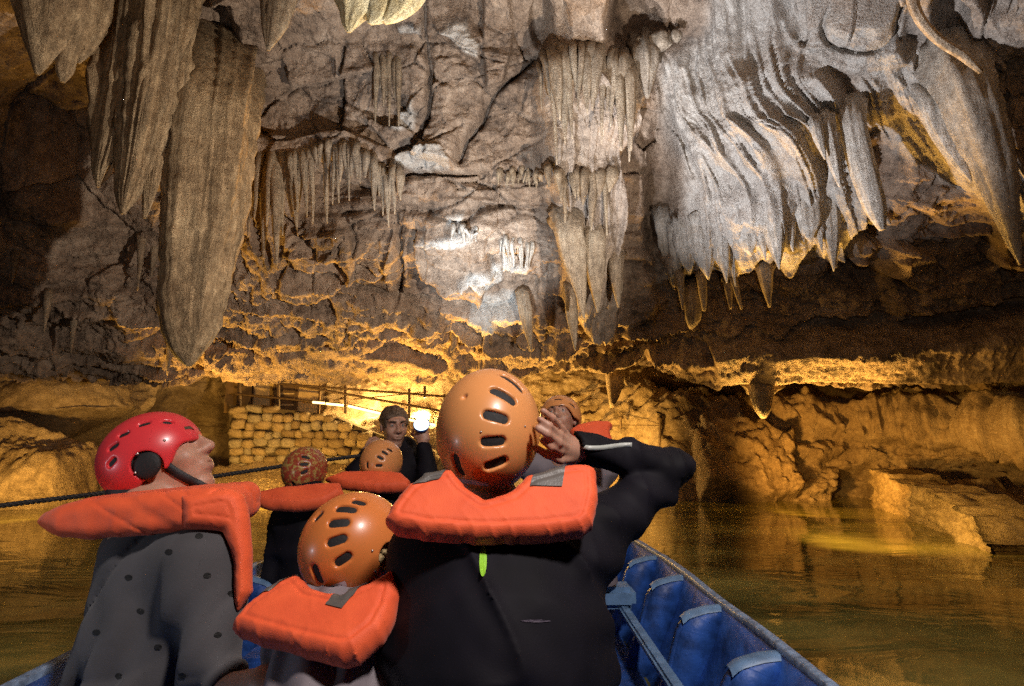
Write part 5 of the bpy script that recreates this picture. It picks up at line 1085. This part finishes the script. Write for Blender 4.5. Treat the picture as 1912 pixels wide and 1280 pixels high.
# ------------------------------------------------------------------ the two in front of the bow
def far_kid(label, hx, hy, Y, hrpx, mat, vest, vp, slots, bodyx, body_top, body_w, jm, hfwd, seed):
    e = empty('person', at(bodyx, 1120, Y), label, 'person')
    k = mpp(hx, hy, Y); HCk = at(hx, hy, Y); HRk = frame(hfwd, (0, -0.35, 0.93)); r_ = (hrpx * k, hrpx * k * 1.15, hrpx * k * 1.05)
    nk_ = at(hx, hy + 1.35 * hrpx, Y - 0.02); hp_ = at(bodyx, body_top + 250, Y - 0.05); w_ = body_w * k
    def bf(p): return union(p, [(cone, HCk, HCk + HRk @ np.array((0, 0.03, -0.05)), 0.078, 0.07), (cone, HCk + HRk @ np.array((0, -0.01, -0.05)), nk_, 0.05, 0.05), (cone, nk_, hp_, 0.06, 0.10), (cone, at(bodyx, body_top + 30, Y) - np.array((w_ - 0.06, 0, 0)), at(bodyx, body_top + 30, Y) + np.array((w_ - 0.06, 0, 0)), 0.045, 0.045)], 0.03)
    lo, hi = bbox([HCk - 0.12, HCk + 0.12, hp_ - 0.15, hp_ + 0.15], 0.06); lo[2] = max(lo[2], 0.28); sdf_mesh('body', bf, lo, hi, 0.010, M_SKIN, e)
    def jf(p):
        c = at(bodyx, body_top + 60, Y); d = smin(cone(p, c, hp_, w_ * 0.72, w_ * 0.80), cone(p, at(bodyx, body_top + 26, Y) - np.array((w_ - 0.07, 0, 0)), at(bodyx, body_top + 26, Y) + np.array((w_ - 0.07, 0, 0)), 0.075, 0.075), 0.06)
        for s in (-1, 1): d = smin(d, cone(p, at(bodyx, body_top + 30, Y) + np.array((s * (w_ - 0.07), 0, 0)), at(bodyx, body_top + 130, Y) + np.array((s * (w_ - 0.02), -0.04, 0)), 0.07, 0.06), 0.04)
        d = smin(d, cone(p, at(hx, hy + 1.45 * hrpx, Y - 0.02), c, 0.11, w_ * 0.7), 0.05)
        return d + cloth(p, 9, 0.02, seed)
    lo, hi = bbox([at(bodyx - body_w * 1.25, body_top - 20, Y - 0.25), at(bodyx + body_w * 1.25, body_top - 20, Y + 0.25), hp_], 0.05); lo[2] = max(lo[2] - 0.1, 0.27); sdf_mesh('jacket', jf, lo, hi, 0.010, jm, e)
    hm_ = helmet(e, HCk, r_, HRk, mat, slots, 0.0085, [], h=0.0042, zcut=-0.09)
    pk = Pillow(vest, at(*vp), (0.05, -0.75, 0.65), 0.038, 0.034, 0.008, seed); pk.mesh('life_vest', 0.006, M_VEST, e)
    return e, pk
far_kid('person in a dark jacket with a scuffed red and yellow helmet, seen from behind', 569, 876, 2.75, 39.5, M_HWORN, [(466, 938), (480, 922), (530, 912), (600, 906), (636, 905), (642, 925), (610, 945), (560, 953), (500, 949)], (555, 930, 2.58), [((565, 851), (577, 854)), ((562, 866), (574, 866)), ((564, 883), (573, 879)), ((546, 902), (552, 912))], 575, 955, 70, M_JBLACK, (0.25, 0.85, 0.35), 1.0)
far_kid('person in a dark jacket with a clean orange helmet, below the guide and flashlight', 712, 862, 3.0, 38.5, M_HORANGE, [(606, 896), (640, 884), (700, 882), (750, 885), (766, 902), (764, 916), (700, 919), (640, 911)], (690, 902, 2.85), [((725, 837), (732, 841)), ((715, 842), (723, 847)), ((706, 852), (714, 856)), ((703, 869), (712, 869)), ((685, 864), (685, 872))], 705, 925, 66, M_JBLACK, (0.15, 0.85, 0.40), 4.0)

# ------------------------------------------------------------------ the one facing us behind the big helmet
e = empty('person', at(1075, 1100, 2.9), 'person facing us with an orange helmet, half hidden behind the big tan-orange helmet', 'person')
HC7 = at(1047, 779, 2.9); HR7 = frame((-0.25, -0.86, 0.42), (0.0, 0.40, 0.9)); FC7 = HC7 + HR7 @ np.array((0, 0.020, -0.030))
fn7, W7 = face_fn(FC7, HR7, 0.98, [(cone, FC7 + HR7 @ np.array((0, -0.02, -0.06)), at(1060, 850, 2.95), 0.05, 0.055), (cone, at(1060, 850, 2.95), at(1070, 1050, 2.95), 0.1, 0.14)])
lo, hi = bbox([FC7 - 0.13, FC7 + 0.13, at(1070, 990, 2.95)], 0.05); b = sdf_mesh('body', fn7, lo, hi, 0.0055, M_SKIN, e); eyes(W7, 0.98, e, b)
def j7(p): return smin(cone(p, at(1070, 900, 2.98), at(1075, 1080, 2.95), 0.17, 0.2), cone(p, at(990, 870, 2.98), at(1130, 872, 2.98), 0.075, 0.075), 0.06) + cloth(p, 9, 0.014, 8)
lo, hi = bbox([at(960, 850, 2.7), at(1180, 850, 3.25), at(1070, 1060, 2.95)], 0.06); sdf_mesh('jacket', j7, lo, hi, 0.010, M_JGREY, e)
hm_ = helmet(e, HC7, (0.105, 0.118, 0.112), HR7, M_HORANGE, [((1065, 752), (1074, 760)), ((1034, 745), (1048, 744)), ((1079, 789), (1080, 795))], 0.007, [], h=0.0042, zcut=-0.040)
pw = Pillow([(1062, 806), (1080, 795), (1105, 789), (1135, 790), (1143, 797), (1138, 806), (1150, 860), (1110, 862), (1080, 840)], at(1105, 805, 2.75), (0.1, -0.8, 0.6), 0.04, 0.03, 0.007, 6.0); pw.mesh('life_vest', 0.006, M_VEST, e)

# ------------------------------------------------------------------ the guide at the bow with the flashlight
e = empty('person', at(750, 1060, 3.6), 'guide with brown hair in a dark jacket at the bow, holding a lit flashlight', 'person')
HC6 = at(736, 796, 3.6); HR6 = frame((0.42, -0.86, -0.12), (0.0, -0.1, 1)); gh = at(789, 812, 3.48); ghl = at(692, 838, 3.50)
def hand(c, fw, up_, s=1.0):
    Rh = frame(fw, up_); pr = [(rbox, c, (0.040 * s, 0.045 * s, 0.016 * s), 0.014 * s, Rh)]
    for k in range(4):
        x = (-0.030 + 0.020 * k) * s; L_ = (0.055, 0.062, 0.060, 0.048)[k] * s
        a = c + Rh @ np.array((x, 0.040 * s, 0)); b_ = c + Rh @ np.array((x, 0.040 * s + L_ * 0.5, -0.012 * s)); d_ = c + Rh @ np.array((x * 0.9, 0.040 * s + L_ * 0.62, -0.042 * s))
        pr += [(cone, a, b_, 0.0095 * s, 0.009 * s), (cone, b_, d_, 0.009 * s, 0.008 * s)]
    a = c + Rh @ np.array((-0.040 * s, 0.0, 0)); b_ = c + Rh @ np.array((-0.066 * s, 0.035 * s, -0.018 * s)); pr += [(cone, a, b_, 0.013 * s, 0.010 * s), (cone, b_, b_ + Rh @ np.array((0.012 * s, 0.028 * s, -0.01 * s)), 0.010 * s, 0.009 * s)]
    return pr
sg = at(775, 872, 3.62); sgl = at(712, 872, 3.66)
fn6, W6 = face_fn(HC6, HR6, 1.06, [(cone, HC6 + HR6 @ np.array((0, -0.02, -0.07)), at(742, 860, 3.64), 0.055, 0.06), (cone, at(742, 860, 3.64), at(750, 1010, 3.62), 0.12, 0.15), (cone, sg, at(800, 905, 3.45), 0.05, 0.045), (cone, at(800, 905, 3.45), gh, 0.042, 0.028), (cone, sgl, at(672, 880, 3.5), 0.05, 0.04), (cone, at(672, 880, 3.5), ghl, 0.038, 0.027)])
hp6 = hand(gh, (-0.25, 0.3, 0.9), (-0.2, -0.9, 0.3)) + hand(ghl, (0.7, 0.1, 0.6), (-0.3, -0.9, 0.2))
def g_body(p): return smin(fn6(p), union(p, hp6, 0.007), 0.015)
lo, hi = bbox([HC6 - 0.15, HC6 + 0.16, gh, ghl, at(672, 880, 3.5), at(820, 905, 3.45), at(750, 980, 3.6)], 0.08); b = sdf_mesh('body', g_body, lo, hi, 0.0055, M_SKIN, e); eyes(W6, 1.06, e, b)
def g_j(p):
    d = smin(cone(p, at(748, 890, 3.64), at(752, 1050, 3.62), 0.19, 0.21), cone(p, sg, sgl, 0.10, 0.10), 0.07)
    d = smin(d, smin(cone(p, sg, at(802, 905, 3.45), 0.085, 0.068), cone(p, at(802, 905, 3.45), gh * 0.72 + at(800, 905, 3.45) * 0.28, 0.064, 0.046), 0.03), 0.04)
    d = smin(d, smin(cone(p, sgl, at(668, 880, 3.5), 0.085, 0.066), cone(p, at(668, 880, 3.5), ghl * 0.72 + at(672, 880, 3.5) * 0.28, 0.062, 0.045), 0.03), 0.04)
    return smin(d, cone(p, at(735, 838, 3.62), at(752, 838, 3.66), 0.085, 0.085), 0.03) + cloth(p, 9, 0.016, 3)
lo, hi = bbox([at(630, 830, 3.3), at(850, 830, 3.9), at(750, 1030, 3.6)], 0.06); sdf_mesh('jacket', g_j, lo, hi, 0.010, M_JBLACK, e)
def g_hair(p):
    q = (p - HC6.astype(np.float32)) @ HR6.astype(np.float32); d = ell(p, HC6 + HR6 @ np.array((0, -0.016, 0.038)), (0.086, 0.108, 0.094), HR6)
    d = smax(d, (q[..., 1] - 0.055 - 0.5 * np.clip(q[..., 2] - 0.02, 0, 1)), 0.02); d = smax(d, -(q[..., 2] + 0.005 + 0.6 * np.clip(0.0 - q[..., 1], 0, 0.06)), 0.02)
    return d + 0.012 * (np.abs(2 * noise(p[..., 0] * 60, p[..., 1] * 60, p[..., 2] * 60) - 1) - 0.4) + 0.02 * (noise(p[..., 0] * 22, p[..., 1] * 22, p[..., 2] * 22) - 0.5)
sdf_mesh('hair', g_hair, HC6 - 0.18, HC6 + 0.18, 0.0055, M_HAIR_D, e)
# the flashlight in his hand
M_LENS = emit_mat('lit_lens', (0.72, 0.90, 1.0), 1.2); M_FBODY = plain_mat('blue_lamp_body', (0.03, 0.10, 0.34), 0.35, 0.1)
fl = empty('flashlight', FLASH, 'round blue flashlight shining white in the hand of the guide', 'flashlight')
ax = Vector((0.08, -0.80, 0.60)).normalized(); f0 = Vector(FLASH)
bar('barrel', f0 - ax * 0.13, f0 - ax * 0.03, 0.026, M_FBODY, fl, 24); bar('lamp_head', f0 - ax * 0.035, f0 - ax * 0.001, 0.036, M_FBODY, fl, 32, 0.052); bar('lens', f0, f0 + ax * 0.004, 0.046, M_LENS, fl, 32)
